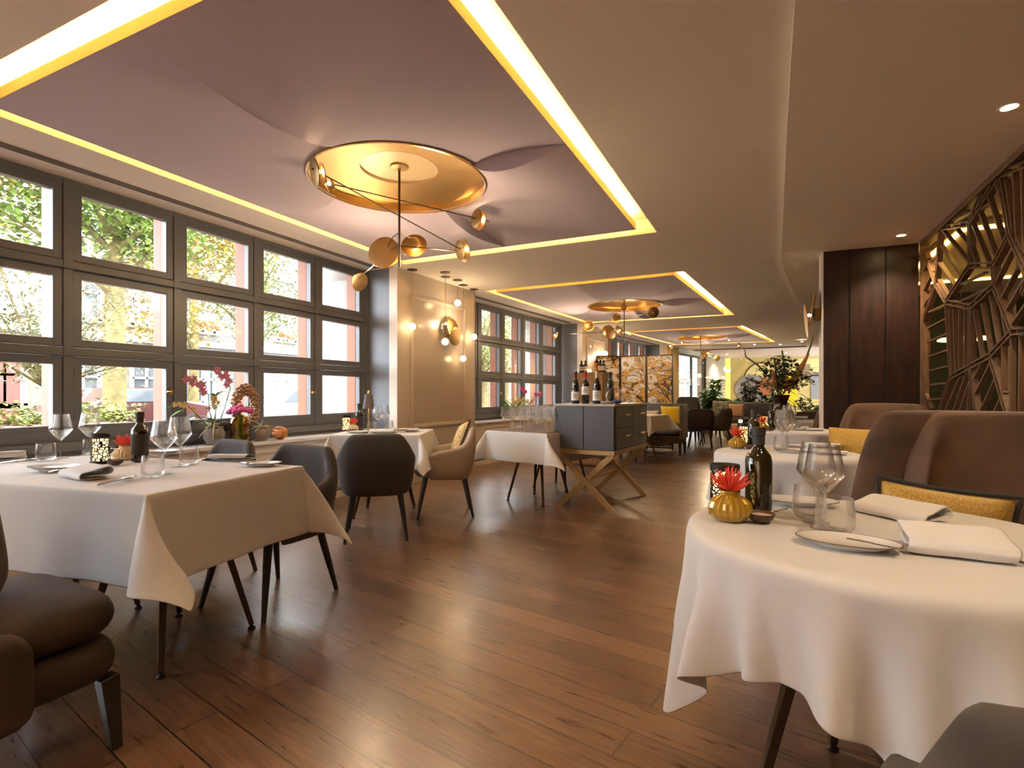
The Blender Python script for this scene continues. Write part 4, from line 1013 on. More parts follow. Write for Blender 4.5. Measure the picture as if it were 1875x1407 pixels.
n = {1: (460, 140), 2: (660, 110), 3: (866, -222), 4: (937, 180), 5: (825, 392), 6: (665, 392), 7: (500, 640), 8: (430, 520), 9: (830, 530), 10: (670, 675), 11: (957, 842), 12: (805, 1005), 13: (665, 1080), 14: (535, 1150), 15: (345, 770), 16: (335, 255), 17: (1100, 826), 18: (440, 1420), 19: (712, 1420), 20: (925, 1420), 21: (1100, 560), 22: (357, 1420), 23: (1060, -300), 24: (985, 860), 25: (520, 100), 26: (760, -130), 27: (1180, 300), 28: (1180, 1000)}
g = G()
for a, b in ((1, 2), (2, 6), (1, 8), (8, 7), (7, 6), (2, 3), (3, 4), (4, 5), (5, 6), (5, 9), (9, 10), (7, 10), (10, 13), (7, 14), (14, 13), (13, 12), (12, 11), (11, 9), (11, 17), (4, 21), (8, 15), (16, 8), (15, 22), (14, 18), (13, 19), (12, 20), (3, 23), (1, 25), (2, 26), (21, 27), (17, 28)):
    A, B = Vector(c5(*n[a])), Vector(c5(*n[b])); d = (B - A).normalized(); nr = Vector((0, -d.z, d.y)) * .017
    for s_ in (-1, 1): LB(g, A + nr * s_, B + nr * s_, .011, .040)
    for k in (.25, .75): p = A.lerp(B, k); LB(g, p - nr, p + nr, .011, .03)
g.obj('cell_outline', M_walnut, ls, smooth=False)
g = G()
for a, b, c_, d_ in ((470, 150, 655, 375), (555, 130, 650, 250), (465, 260, 600, 460), (450, 375, 555, 530), (445, 490, 515, 610), (680, 120, 790, 380), (730, 40, 835, 330), (790, -70, 890, 235), (670, 270, 705, 370), (840, -170, 930, 140), (600, 520, 760, 440), (590, 640, 790, 545),
                     (550, 690, 565, 1110), (590, 690, 590, 1105), (628, 690, 628, 1085), (520, 690, 540, 1125), (690, 700, 742, 1020), (745, 650, 800, 990), (800, 595, 857, 940), (860, 600, 910, 880), (880, 610, 1040, 310), (845, 500, 960, 270), (915, 690, 1060, 440), (950, 790, 1080, 600),
                     (380, 710, 500, 655), (370, 820, 495, 755), (370, 915, 505, 855), (370, 1015, 515, 965), (370, 1110, 520, 1075), (370, 1205, 500, 1190), (375, 1305, 475, 1295), (365, 290, 445, 240), (390, 365, 440, 320), (338, 460, 385, 340), (335, 590, 410, 430), (335, 690, 428, 530), (330, 1200, 400, 1360), (325, 1290, 345, 1360),
                     (490, 1390, 595, 1150), (545, 1390, 640, 1120), (590, 1390, 660, 1180), (640, 1400, 668, 1150), (700, 1260, 800, 1060), (725, 1400, 850, 1130), (820, 1400, 895, 1250), (690, 1160, 740, 1060), (885, 930, 885, 1260), (945, 870, 940, 1400), (1005, 850, 1000, 1400), (1060, 850, 1060, 1400),
                     (905, -190, 960, 180), (960, -240, 990, 420), (1020, -300, 1030, 480), (980, 190, 1060, 380), (540, 90, 700, 10), (600, 90, 800, -30), (480, 110, 640, 20)):
    LB(g, Vector(c5(a, b)), Vector(c5(c_, d_)), .014, .030)
g.obj('slats', M_walnut, ls, smooth=False)
# room seen through it: glowing ceiling cove and a ring pendant
cv = thing('cove_light', 'yellow glowing ceiling cove behind the lattice screen', 'cove light', (2.15, 6.9, 2.5))
G().box((0, 0, .02), (1.3, 2.6, .05)).obj('coffer', M_recess, cv, smooth=False)
g = G()
for s_ in (-1, 1): g.box((s_ * .62, 0, -.02), (.03, 2.5, .02)); g.box((0, s_ * 1.26, -.02), (1.2, .03, .02))
g.obj('led_strip', emis('yellow_cove_strip', (1.0, .55, .10), 3.5), cv, smooth=False)
rg = thing('ring_pendant', 'thin yellow glowing ring pendant behind the lattice screen', 'pendant lamp', (2.03, 7.48, 1.70))
g = G(); g.lathe([(.21, 0), (.23, 0), (.23, .025), (.21, .025), (.21, 0)], 40); g.obj('ring', emis('yellow_ring', (1.0, .60, .12), 3.0), rg)
g = G()
for k in range(3): g.tube([(.22 * cos(k * 2.1), .22 * sin(k * 2.1), .02), (0, 0, .85)], .002, 6)
g.obj('cords', M_bronze, rg)
# ================================================================== TABLEWARE
def wine_glass(whole=False):
    def f():
        bowl = [(.004, .098), (.012, .104), (.034, .130), (.0505, .152), (.0515, .158), (.049, .172), (.0385, .232), (.0375, .238), (.0365, .238), (.0375, .231), (.048, .171), (.0503, .157), (.033, .1325), (.010, .107), (.001, .105)]
        stem = [(.001, .106), (.0065, .102), (.0042, .09), (.0036, .05), (.0045, .012), (.010, .006), (.036, .0025), (.037, .0012), (.036, 0), (.001, 0)]
        if whole: return G().lathe(bowl, 20).lathe(stem, 16).obj('wine_glass', M_glass)
        t = thing('wine_glass'); G().lathe(bowl, 36).obj('bowl', M_glass, t, ang=60); G().lathe(stem, 24).obj('stem', M_glass, t, ang=60); return t
    return f
WG = Proto(wine_glass(), 'wine glass'); WGS = Proto(wine_glass(True), 'wine glass')
def tumbler(): return G().lathe([(.001, .0), (.028, 0), (.036, .004), (.0425, .018), (.044, .032), (.0395, .088), (.0383, .090), (.0375, .088), (.0420, .032), (.040, .020), (.030, .012), (.001, .010)], 36).obj('tumbler', M_glass, None, ang=60)
TU = Proto(tumbler, 'tumbler')
def cut_mat():
    m, nt, b = _bs('cut_metal_screen'); L = nt.links.new; tc = N(nt, 'ShaderNodeTexCoord'); v = N(nt, 'ShaderNodeTexVoronoi', feature='DISTANCE_TO_EDGE'); v.inputs['Scale'].default_value = 62
    L(tc.outputs['Object'], v.inputs['Vector']); mt = N(nt, 'ShaderNodeMath', operation='LESS_THAN'); mt.inputs[1].default_value = .135; L(v.outputs['Distance'], mt.inputs[0])
    b.inputs['Base Color'].default_value = (.025, .018, .012, 1); b.inputs['Metallic'].default_value = .6; b.inputs['Roughness'].default_value = .4; L(mt.outputs[0], b.inputs['Alpha']); return m
M_cut = cut_mat()
def lantern():
    t = thing('candle_lantern'); r, h = .041, .148
    G().lathe([(r, .012), (r, h - .014)], 40).obj('pierced_screen', M_cut, t)
    G().lathe([(.001, 0), (r + .004, 0), (r + .004, .008), (r, .012), (.001, .012)], 40).obj('base', M_mesh, t); G().lathe([(r + .001, h - .016), (r + .001, h), (r - .002, h), (r - .002, h - .016), (r + .001, h - .016)], 40).obj('rim', M_mesh, t)
    G().lathe([(.001, .013), (r - .009, .013), (r - .009, .12), (r - .010, .12)], 28).obj('glass_cup', M_cand, t); return t
LN = Proto(lantern, 'candle lantern')
def bud_vase(m):
    def f():
        t = thing('bud_vase'); n = 40; P = []
        for z, r in ((0, .030), (.004, .040), (.02, .052), (.036, .0555), (.052, .050), (.064, .038), (.070, .026), (.074, .024), (.080, .027), (.083, .026)):
            P.append([((r + (.0028 if j % 2 else -.0018) * (1 if .004 < z < .066 else 0)) * cos(2 * PI * j / n), (r + (.0028 if j % 2 else -.0018) * (1 if .004 < z < .066 else 0)) * sin(2 * PI * j / n), z) for j in range(n + 1)])
        g = G(); g.grid(P); g.obj('vase', m, t, ang=4)
        g = G(); rnd = random.Random(3)
        for k in range(70):
            a = rnd.uniform(0, 2 * PI); e = rnd.uniform(.2, 1.5); d = Vector((cos(a) * sin(e), sin(a) * sin(e), cos(e) + .15))
            p0 = Vector((0, 0, .082)); L_ = rnd.uniform(.050, .068); p1_ = p0 + d.normalized() * L_ * .6; p2_ = p1_ + Vector((d.x, d.y, .9)).normalized() * L_ * .45
            g.tube([p0, p1_, p2_], [.0022, .0026, .0010], 5)
        g.obj('flower', M_coral, t); return t
    return f
BV = Proto(bud_vase(M_amber), 'bud vase'); BVB = Proto(bud_vase(M_beigev), 'bud vase')
def oil_bottle(lab=True):
    t = thing('oil_bottle')
    G().lathe([(.001, 0), (.032, 0), (.0375, .005), (.0375, .150), (.034, .166), (.022, .182), (.0155, .192), (.0150, .210)], 36).obj('bottle', M_oil, t)
    if lab: G().lathe([(.0380, .035), (.0380, .140)], 36).obj('label', M_blab, t)
    G().lathe([(.0155, .198), (.0175, .199), (.0175, .224), (.0195, .226), (.0195, .250), (.001, .251)], 28).obj('cap', M_blab, t)
    return t
OB = Proto(oil_bottle, 'oil bottle'); OBN = Proto(lambda: oil_bottle(False), 'oil bottle')
def bowl_():
    t = thing('salt_bowl'); G().lathe([(.001, 0), (.018, 0), (.036, .012), (.045, .031), (.0435, .032), (.034, .020), (.001, .016)], 32).obj('bowl', M_clay, t); G().lathe([(.037, .024), (.02, .028), (.001, .029)], 24).obj('salt', M_salt, t); return t
SB = Proto(bowl_, 'salt bowl')
def plate():
    t = thing('side_plate'); G().lathe([(.001, .004), (.07, .004), (.075, 0), (.078, .003), (.105, .012), (.124, .019), (.122, .021), (.104, .0155), (.076, .008), (.001, .008)], 44, ax=.62).obj('plate', M_china, t)
    G().lathe([(.1235, .0185), (.1255, .0195), (.124, .0215), (.1215, .0205), (.1235, .0185)], 44, ax=.62).obj('dark_rim', M_clay, t); return t
PL = Proto(plate, 'plate')
def napkin():
    sec = [(-.055, .003), (.03, .002), (.053, .004), (.058, .013), (.050, .023), (.02, .027), (-.03, .036), (-.052, .036), (-.060, .026), (-.054, .015), (-.03, .0125), (.03, .011)]
    fine = []
    for i in range(len(sec) - 1):
        for k in range(3): fine.append((lerp(sec[i][0], sec[i + 1][0], k / 3), lerp(sec[i][1], sec[i + 1][1], k / 3)))
    fine.append(sec[-1]); g = G(); g.grid([[(-.115 + .23 * i / 6 + .004 * sin(j * .4), y, z + .001 * sin(i * 2 + j * .3)) for j, (y, z) in enumerate(fine)] for i in range(7)])
    return g.obj('folded_napkin', M_linen, None, solid=.0035, sub=1, ang=60)
NP = Proto(napkin, 'napkin')
def fork():
    g = G(); g.tube([(0, -.095, .004), (0, -.03, .007), (0, .02, .010), (0, .04, .006)], [.0045, .003, .0025, .006], 8)
    for s_ in (-1.5, -.5, .5, 1.5): g.tube([(s_ * .003, .038, .006), (s_ * .0052, .055, .004), (s_ * .0052, .095, .010)], [.0024, .0018, .0010], 6)
    return g.obj('fork', M_steel)
def knife(): return G().tube([(0, -.105, .004), (0, -.02, .005), (0, .0, .005)], [.0050, .0045, .004], 8).box((0, .055, .004), (.016, .115, .0022)).obj('knife', M_steel)
def spoon():
    g = G(); g.tube([(0, -.095, .004), (0, -.02, .008), (0, .035, .007)], [.0045, .003, .003], 8); n = 16; P = []
    for i in range(7):
        r = i / 6; P.append([(.017 * r * cos(2 * PI * j / n), .062 + .028 * r * sin(2 * PI * j / n), .003 + .007 * r * r) for j in range(n + 1)])
    g.grid(P); return g.obj('spoon', M_steel, None, solid=.0012)
FK = Proto(fork, 'fork'); KN = Proto(knife, 'knife'); SP = Proto(spoon, 'spoon')
def tin(px, py, z): p = at(px, py, z); return (p[0], p[1], z)
def seg2(a, b, z):
    A, B = Vector(at(*a, z)), Vector(at(*b, z)); c = (A + B) / 2; return (c.x, c.y, z), math.atan2(B.y - A.y, B.x - A.x)
def lay(pr, a, b, z, label, group=None, turn=-PI / 2, sc=None):
    """lay a long thing so that it points from pixel a to pixel b"""
    p, an = seg2(a, b, z); return pr.put(p, an + turn, label, group, sc)
Z1 = .7525
for (x, y), lb in zip(((111, 839), (164, 832), (300, 867), (329, 854)), ('wine glass farthest towards the corner window sash on the nearest window table', 'wine glass behind the candle lantern on the nearest window table', 'wine glass in front of its twin, beside the oil bottle on the nearest window table', 'wine glass behind its twin, nearest the open end of the nearest window table')):
    WG.put(tin(x, y, Z1), x * .1, lb)
for (x, y), lb in zip(((84, 843), (280, 873), (346, 850)), ('water tumbler beside the farthest wine glass on the nearest window table', 'water tumbler closest to us on the nearest window table', 'water tumbler behind the pair of wine glasses on the nearest window table')): TU.put(tin(x, y, Z1), 0, lb)
x, y = pb(168, 3.05); TU.put((x, y, Z1), 0, 'water tumbler half hidden by the candle lantern on the nearest window table')
LN.put(tin(184, 848, Z1), 0, 'lit pierced metal candle lantern on the nearest window table'); SB.put(tin(211, 852, Z1), 0, 'brown salt bowl beside the lantern on the nearest window table', sc=.82)
BVB.put(tin(228, 842, Z1), 0, 'beige ribbed bud vase with a coral flower on the nearest window table', sc=.92); OB.put(tin(256, 845, Z1), rad(-20), 'dark oil bottle on the nearest window table', sc=1.02)
PL.put(tin(104, 862, Z1), rad(20), 'oval side plate beside the folded napkin at the near edge of the window table'); PL.put(tin(478, 853, Z1), rad(25), 'oval side plate at the open end of the nearest window table', sc=.8); PL.put(tin(298, 831, Z1), rad(10), 'oval side plate behind the oil bottle on the nearest window table', sc=.9)
lay(NP, (113, 866), (205, 884), Z1, 'folded white napkin at the near edge of the window table', turn=PI, sc=(.95, 1, 1.3)); lay(NP, (385, 842), (466, 842), Z1, 'folded white napkin towards the grey chair at the end of the window table', turn=0, sc=.9); lay(NP, (-30, 845), (22, 842), Z1, 'folded white napkin cut off by the edge of the picture on the window table', turn=0)
lay(FK, (177, 891), (252, 874), Z1, 'fork in front of the near napkin on the window table'); lay(SP, (182, 890), (248, 876), Z1 + .004, 'spoon over the fork by the near napkin on the window table'); lay(SP, (0, 850), (63, 843), Z1, 'spoon beside the cut-off napkin on the window table'); lay(FK, (362, 845), (386, 840), Z1, 'fork between tumbler and napkin near the end grey chair', sc=.7)
lay(KN, (445, 851), (490, 843), Z1 + .019, 'small knife across the plate at the end of the window table', sc=.6); lay(KN, (88, 866), (125, 858), Z1 + .019, 'small knife across the near plate on the window table', sc=.6); lay(SP, (222, 826), (197, 822), Z1, 'spoon behind the lantern on the window table', sc=.7)
# lamp-lit table by the first pier
Z2 = .7545
def tb(px, b): p = pb(px, b); return (p[0], p[1], Z2)
LN.put(tb(634, 4.98), 0, 'lit pierced metal candle lantern beside the table lamp'); BVB.put(tb(647, 4.92), .4, 'beige bud vase with a coral flower beside the table lamp', sc=.85); SB.put(tb(646, 4.78), 0, 'brown salt bowl on the lamp-lit table', sc=.82); OB.put(tb(658, 5.02), 0, 'dark oil bottle beside the table lamp')
WG.put(tb(692, 4.98), 0, 'wine glass nearest the lamp on the lamp-lit table'); WG.put(tb(704, 5.06), 0, 'wine glass farther from the lamp, against the first pier'); TU.put(tb(681, 4.90), 0, 'water tumbler in front of the table lamp'); TU.put(tb(712, 5.12), 0, 'water tumbler behind the wine glasses on the lamp-lit table')
PL.put(tb(657, 4.68), rad(25), 'oval plate at the corner of the lamp-lit table', sc=.9); NP.put(tb(701, 4.66), rad(25), 'folded white napkin over the back of the grey chair on the lamp-lit table', sc=.95); NP.put(tb(755, 4.86), rad(115), 'folded white napkin towards the beige chair on the lamp-lit table', sc=.8)
PL.put(tb(738, 5.05), rad(60), 'oval plate towards the beige chair on the lamp-lit table', sc=.8); SP.put(tb(727, 4.72), rad(-60), 'spoon beside the napkin on the lamp-lit table'); FK.put(tb(733, 4.74), rad(-62), 'fork beside the spoon on the lamp-lit table'); KN.put(tb(752, 4.95), rad(-30), 'knife by the second napkin on the lamp-lit table')
# crowds of glasses
rnd = random.Random(5); a = rad(-14.5)
def crowd(cx, cy_, nx, ny, pr, label, group, z, sx=.108, sy=.112, ox=0, oy=0, sc=None):
    for i in range(nx):
        for j in range(ny):
            x = (i - (nx - 1) / 2) * sx + ox + rnd.uniform(-.008, .008); y = (j - (ny - 1) / 2) * sy + oy + rnd.uniform(-.008, .008)
            pr.put((cx + x * cos(a) - y * sin(a), cy_ + x * sin(a) + y * cos(a), z), rnd.uniform(0, 6), label, group, sc)
crowd(-2.10, 5.10, 7, 5, WGS, 'clear wine glass in the crowd on the white cloth nearest the drinks cabinet', 'wine glasses on the nearer glass table', .728, oy=.06)
crowd(-2.10, 5.10, 5, 1, TU, 'clear water glass in the front row of the crowd beside the drinks cabinet', 'water glasses on the nearer glass table', .728, oy=-.30, ox=.1, sc=(.85, .85, 1.15))
crowd(-2.15, 5.90, 6, 4, WGS, 'clear wine glass in the farther crowd, behind the drinks cabinet', 'wine glasses on the farther glass table', .728, sx=.115, sy=.13)
x, y = pb(1030, 6.3); t = thing('serving_dome', 'shiny steel dome behind the drinks cabinet', 'serving dome', (-2.02, 6.15, .728)); G().lathe([(.11, 0), (.11, .17), (.10, .23), (.06, .275), (.001, .29)], 36).obj('dome', M_metalgl, t); G().ball((0, 0, .30), .012).obj('knob', M_metalgl, t)
# near round table
Z3 = .7505
LN.put(tin(1327, 941, Z3), 0, 'lit pierced metal candle lantern on the near round table', sc=.98); BV.put(tin(1337, 953, Z3), 0, 'amber ribbed bud vase with a coral flower on the near round table'); OBN.put(tin(1389, 935, Z3), rad(160), 'dark oil bottle on the near round table', sc=1.0); SB.put(tin(1393, 957, Z3), 0, 'brown salt bowl in front of the oil bottle on the near round table')
WG.put(tin(1494, 957, Z3), 0, 'wine glass behind, of the pair on the near round table', sc=.92); WG.put(tin(1509, 968, Z3), 1, 'wine glass in front, of the pair on the near round table', sc=.92); TU.put(tin(1482, 948, Z3), 0, 'water tumbler behind the wine glass stems on the near round table'); TU.put(tin(1529, 978, Z3), 0, 'water tumbler beside the oval plate on the near round table', sc=1.02)
lay(PL, (1475, 992), (1632, 1012), Z3, 'oval dark-rimmed plate at the near edge of the near round table', turn=0, sc=.84); PL.put(tin(1462, 925, Z3), rad(5), 'oval plate behind the tumblers on the near round table', sc=.9)
lay(KN, (1560, 990), (1640, 1006), Z3 + .018, 'knife across the near oval plate on the near round table', sc=.5); lay(NP, (1590, 936), (1708, 962), Z3, 'folded white napkin by the gold cushion on the near round table', turn=PI, sc=(.92, .9, 1.3)); lay(NP, (1672, 1005), (1828, 1022), Z3, 'folded white napkin closest to us on the near round table', turn=PI, sc=(.82, 1.05, 1.45))
lay(FK, (1760, 975), (1660, 980), Z3, 'fork behind the closest napkin on the near round table'); lay(KN, (1770, 978), (1690, 976), Z3, 'knife beside the fork behind the closest napkin', sc=.9); lay(FK, (1862, 1034), (1790, 1016), Z3, 'fork under the closest napkin on the near round table'); lay(SP, (1452, 930), (1400, 945), Z3 + .02, 'small spoon resting in the salt bowl on the near round table', sc=.5)
# second and third round tables
ZR = .7505
for (tag_, dx, fb) in (('second', 0, 0),):
    BV.put(tin(1350, 821, ZR), 1, 'amber ribbed bud vase with a coral flower on the second round table', sc=.95); OBN.put(tin(1380, 820, ZR), 0, 'dark oil bottle on the second round table'); SB.put(tin(1374, 823, ZR), 0, 'brown salt bowl on the second round table'); LN.put(tin(1362, 814, ZR), 0, 'lit pierced candle lantern on the second round table')
    WG.put(tin(1433, 822, ZR), 0, 'wine glass on the second round table', sc=1.05); WG.put(tin(1441, 818, ZR), 0, 'wine glass a little behind the other on the second round table', sc=1.0); TU.put(tin(1430, 826, ZR), 0, 'water tumbler under the wine glass bowl on the second round table'); PL.put(tin(1458, 829, ZR), rad(0), 'oval plate towards us on the second round table', sc=.95); PL.put(tin(1462, 820, ZR), 0, 'oval plate behind the tumbler on the second round table', sc=.8)
    NP.put(tin(1505, 820, ZR), rad(-8), 'folded white napkin on the second round table', sc=.9); NP.put(tin(1520, 833, ZR), rad(10), 'folded white napkin nearer us on the second round table', sc=.7)
def tc(px, b, z=.7505): p = pb(px, b); return (p[0], p[1], z)
BV.put(tc(1397, 5.15), 2, 'amber ribbed bud vase with a coral flower on the third round table', sc=.95); OBN.put(tc(1413, 5.25), 0, 'dark oil bottle on the third round table'); SB.put(tc(1412, 5.08), 0, 'brown salt bowl on the third round table'); LN.put(tc(1398, 5.36), 0, 'lit pierced candle lantern on the third round table')
WG.put(tc(1441, 5.35), 0, 'wine glass on the third round table'); WG.put(tc(1449, 5.45), 0, 'wine glass behind the other on the third round table'); TU.put(tc(1453, 5.2), 0, 'water tumbler on the third round table'); NP.put(tc(1466, 5.3), rad(60), 'rolled white napkin on the third round table', sc=.7); PL.put(tc(1470, 5.1), rad(30), 'oval plate on the third round table', sc=.8); NP.put(tc(1490, 5.05), rad(10), 'folded white napkin at the column edge of the third round table', sc=.7)
NP.put(tc(1462, 7.3), 0, 'folded white napkin on the flower table'); WG.put(tc(1449, 7.2), 0, 'wine glass on the flower table'); 
c_ = thing('tea_light', 'glowing tea light on the beige pouf', 'candle', (-.46, 13.7, .39)); G().lathe([(.001, 0), (.04, 0), (.045, .10), (.043, .10), (.036, .01)], 24).obj('glass', M_cand, c_)

# ------------------------------------------------------------------ bottles on the drinks cabinet
def wine_bottle(foil, lab, z0, z1, burg=False, extra=None):
    def f():
        t = thing('wine_bottle')
        prof = [(.001, 0), (.037, 0), (.040, .006), (.040, .150), (.036, .185), (.022, .222), (.0145, .245), (.0140, .262)] if burg else [(.001, 0), (.035, 0), (.0375, .006), (.0375, .186), (.034, .203), (.020, .220), (.0145, .232), (.0140, .262)]
        G().lathe(prof, 30).obj('bottle', M_bott, t); r = prof[3][0] + .0006
        l = G().lathe([(r, z0), (r, z1)], 30).obj('paper_label', lab, t)
        G().lathe([(.0146, .245), (.0150, .25), (.0152, .300), (.0158, .302), (.0158, .312), (.001, .313)], 22).obj('capsule', foil, t)
        g = G(); rr = r + .0006; h = z1 - z0
        for fz, wd, th in ((.72, .7, .006), (.5, .95, .008), (.3, .6, .005)):
            n_ = 14; rows = []
            for i in range(n_ + 1):
                an = -PI / 2 + (i / n_ - .5) * wd; rows.append([(rr * cos(an), rr * sin(an), z0 + fz * h - th / 2), (rr * cos(an), rr * sin(an), z0 + fz * h + th / 2)])
            g.grid(rows)
        g.obj('label_print', M_ink, l); return t
    return f
ZC = .985 + .0225 + .001
def cabpos(lx, ly): r = rad(-5); return (-1.475 + lx * cos(r) - ly * sin(r), 5.345 + lx * sin(r) + ly * cos(r), ZC)
Proto(wine_bottle(M_maroon, M_paper, .03, .115, True), 'wine bottle').put(cabpos(-.125, -.44), rad(12), 'wine bottle with maroon foil, at the window end of the cabinet top')
Proto(wine_bottle(M_red, M_paper, .085, .165), 'wine bottle').put(cabpos(-.03, -.42), rad(12), 'wine bottle with bright red foil, in the middle of the cabinet top')
Proto(wine_bottle(M_creamf, M_paper, .03, .125, True), 'wine bottle').put(cabpos(.095, -.44), rad(12), 'wine bottle with cream wax top and pale label, nearest the decanter')
OBX = Proto(wine_bottle(M_bott, M_blab, .05, .15), 'wine bottle'); OBX.put(cabpos(.12, -.14), 0, 'dark capped wine bottle standing behind the cream-topped one')
d = thing('decanter', 'cut crystal decanter on the drinks cabinet', 'decanter', cabpos(.20, -.22)); G().lathe([(.001, .002), (.05, .002), (.085, .03), (.095, .07), (.08, .11), (.035, .15), (.020, .175), (.024, .23), (.045, .26)], 24).obj('body', M_decant, d, smooth=False)
for k, (lb) in enumerate(('white saucer at the bottom of the small stack on the drinks cabinet', 'white saucer on top of the small stack on the drinks cabinet')):
    p = cabpos(.19, -.40); o = G().lathe([(.001, 0), (.05, 0), (.078, .010), (.077, .012), (.05, .004), (.001, .004)], 36).obj('saucer', M_china); o.location = (p[0], p[1], p[2] + k * .012); tag(o, lb, 'saucer')
p = cabpos(.265, -.36); o = G().ball((0, 0, .02), .05, 14, 8, (1.0, .7, .4)).obj('folded_cloth', M_blue); o.location = p; o.rotation_euler = (0, 0, .5); tag(o, 'blue folded cloth beside the decanter', 'cloth')
def stpos(lx, ly): r = rad(-6); return (-2.40 + lx * cos(r) - ly * sin(r), 8.05 + lx * sin(r) + ly * cos(r), 1.4365)
SBT = Proto(wine_bottle(M_bott, M_paper, .05, .16), 'bottle'); SBO = Proto(wine_bottle(mat('orange_foil', (.55, .13, .02), .35), mat('orange_label', (.62, .17, .03), .5), .05, .18), 'bottle')
for lx, lb in ((-.19, 'short dark bottle at the window end of the side station'), (-.12, 'short dark bottle second from the window end of the side station'), (.13, 'dark bottle beside the orange one on the side station')): SBT.put(stpos(lx, 0), 0, lb, sc=(.95, .95, .62))
SBO.put(stpos(.06, .03), 0, 'orange foiled bottle standing on the side station', sc=(1, 1, .85)); SBT.put(stpos(.19, -.02), 0, 'dark bottle at the end of the side station nearest the screen', sc=(.9, .9, .6))
c_ = thing('tea_light', 'glowing tea light on the side station', 'candle', stpos(-.03, -.06)); G().lathe([(.001, 0), (.03, 0), (.034, .05), (.03, .05)], 20).obj('glass', M_cand, c_)
# ================================================================== SILL DISPLAYS AND PLANTS
SZ = .674
def sx_(px, X=-4.20): d = ray(px, 700); t_ = X / d[0]; return d[1] * t_
def pot(par, r, h, m=None): return G().lathe([(.001, 0), (r * .6, 0), (r * .95, h * .35), (r, h * .6), (r * .75, h * .92), (r * .8, h), (r * .7, h), (r * .6, h * .7), (.001, h * .7)], 28).obj('pot', m or M_pot, par)
def airplant(par, z, r, n=26, seed=1, m=None):
    rnd = random.Random(seed); g = G()
    for k in range(n):
        a = rnd.uniform(0, 2 * PI); e = rnd.uniform(.1, 1.3); L_ = r * rnd.uniform(1.0, 1.7); p0 = Vector((0, 0, z)); d = Vector((cos(a) * sin(e), sin(a) * sin(e), cos(e)))
        curl = rnd.uniform(.4, 1.6); pts = []
        for i in range(7):
            t_ = i / 6; pts.append(p0 + d * L_ * t_ + Vector((d.x * .3, d.y * .3, -1)) * L_ * curl * t_ * t_ * .75)
        g.tube(pts, [.008, .009, .008, .007, .005, .004, .001], 5)
    return g.obj('foliage', m or M_airp, par)
def bloom(g, c, r, n=5, rnd=random, face=(1, -1, .1)):
    f = Vector(face).normalized(); x = f.orthogonal().normalized(); y = f.cross(x)
    for k in range(n):
        a = 2 * PI * k / n + rnd.uniform(-.2, .2); d = x * cos(a) + y * sin(a); g.leaf(Vector(c), d + f * .3, r, r * (.75 if k % 2 else .5), .1, f, 3)
    g.ball(Vector(c) + f * r * .1, r * .18, 6, 4)
# orchids in a grey pot
y = sx_(388); t = thing('orchid_arrangement', 'orchid and air plant arrangement in a grey pot on the nearest window sill', 'plant', (-4.17, y, SZ))
pot(t, .085, .15); airplant(t, .15, .10, 24, 2); rnd = random.Random(4)
def spray(pts, n, r, m, lab, face=(.9, -.6, .1), rmin=.5):
    st_ = G().tube(pts, [.006] + [.0035] * (len(pts) - 1), 6).obj('stem', M_stem, t); g = G(); P_ = [Vector(p) for p in pts]; L_ = len(P_) - 1
    for k in range(n):
        u = lerp(rmin, 1, k / max(1, n - 1)) * L_; i = min(L_ - 1, int(u)); p = P_[i].lerp(P_[i + 1], u - i) + Vector((rnd.uniform(-.025, .025), rnd.uniform(-.03, .03), rnd.uniform(-.02, .02)))
        bloom(g, p, r * rnd.uniform(.8, 1.15), 5, rnd, face)
    g.obj('flowers', m, st_)
spray([(0, 0, .12), (.02, -.06, .30), (.0, -.05, .42), (0, -.13, .50), (.0, -.22, .56)], 12, .034, M_pinkp, 'mauve', rmin=.55)
spray([(0, .02, .12), (0, .10, .32), (0, .15, .48), (0, .10, .58), (0, .0, .63)], 11, .034, M_pinkp, 'mauve', rmin=.6)
spray([(0, -.03, .12), (.03, -.16, .25), (.04, -.26, .34), (.05, -.36, .36)], 7, .026, M_creamf, 'cream', rmin=.35)
spray([(0, .0, .14), (.02, .0, .30), (.0, -.02, .42)], 8, .028, M_creamf, 'cream', rmin=.5)
g = G()
for k in range(14):
    a = rnd.uniform(0, 6.3); g.leaf((0, 0, rnd.choice((.16, .2, .3, .4))), (cos(a), sin(a), rnd.uniform(.3, 1.2)), rnd.uniform(.08, .15), .04, .4)
g.leaf((.03, -.30, .33), (.1, -1, .12), .13, .03, .2); g.leaf((.03, -.28, .30), (.1, -1, -.25), .13, .03, .2); g.obj('leaves', M_green, t)
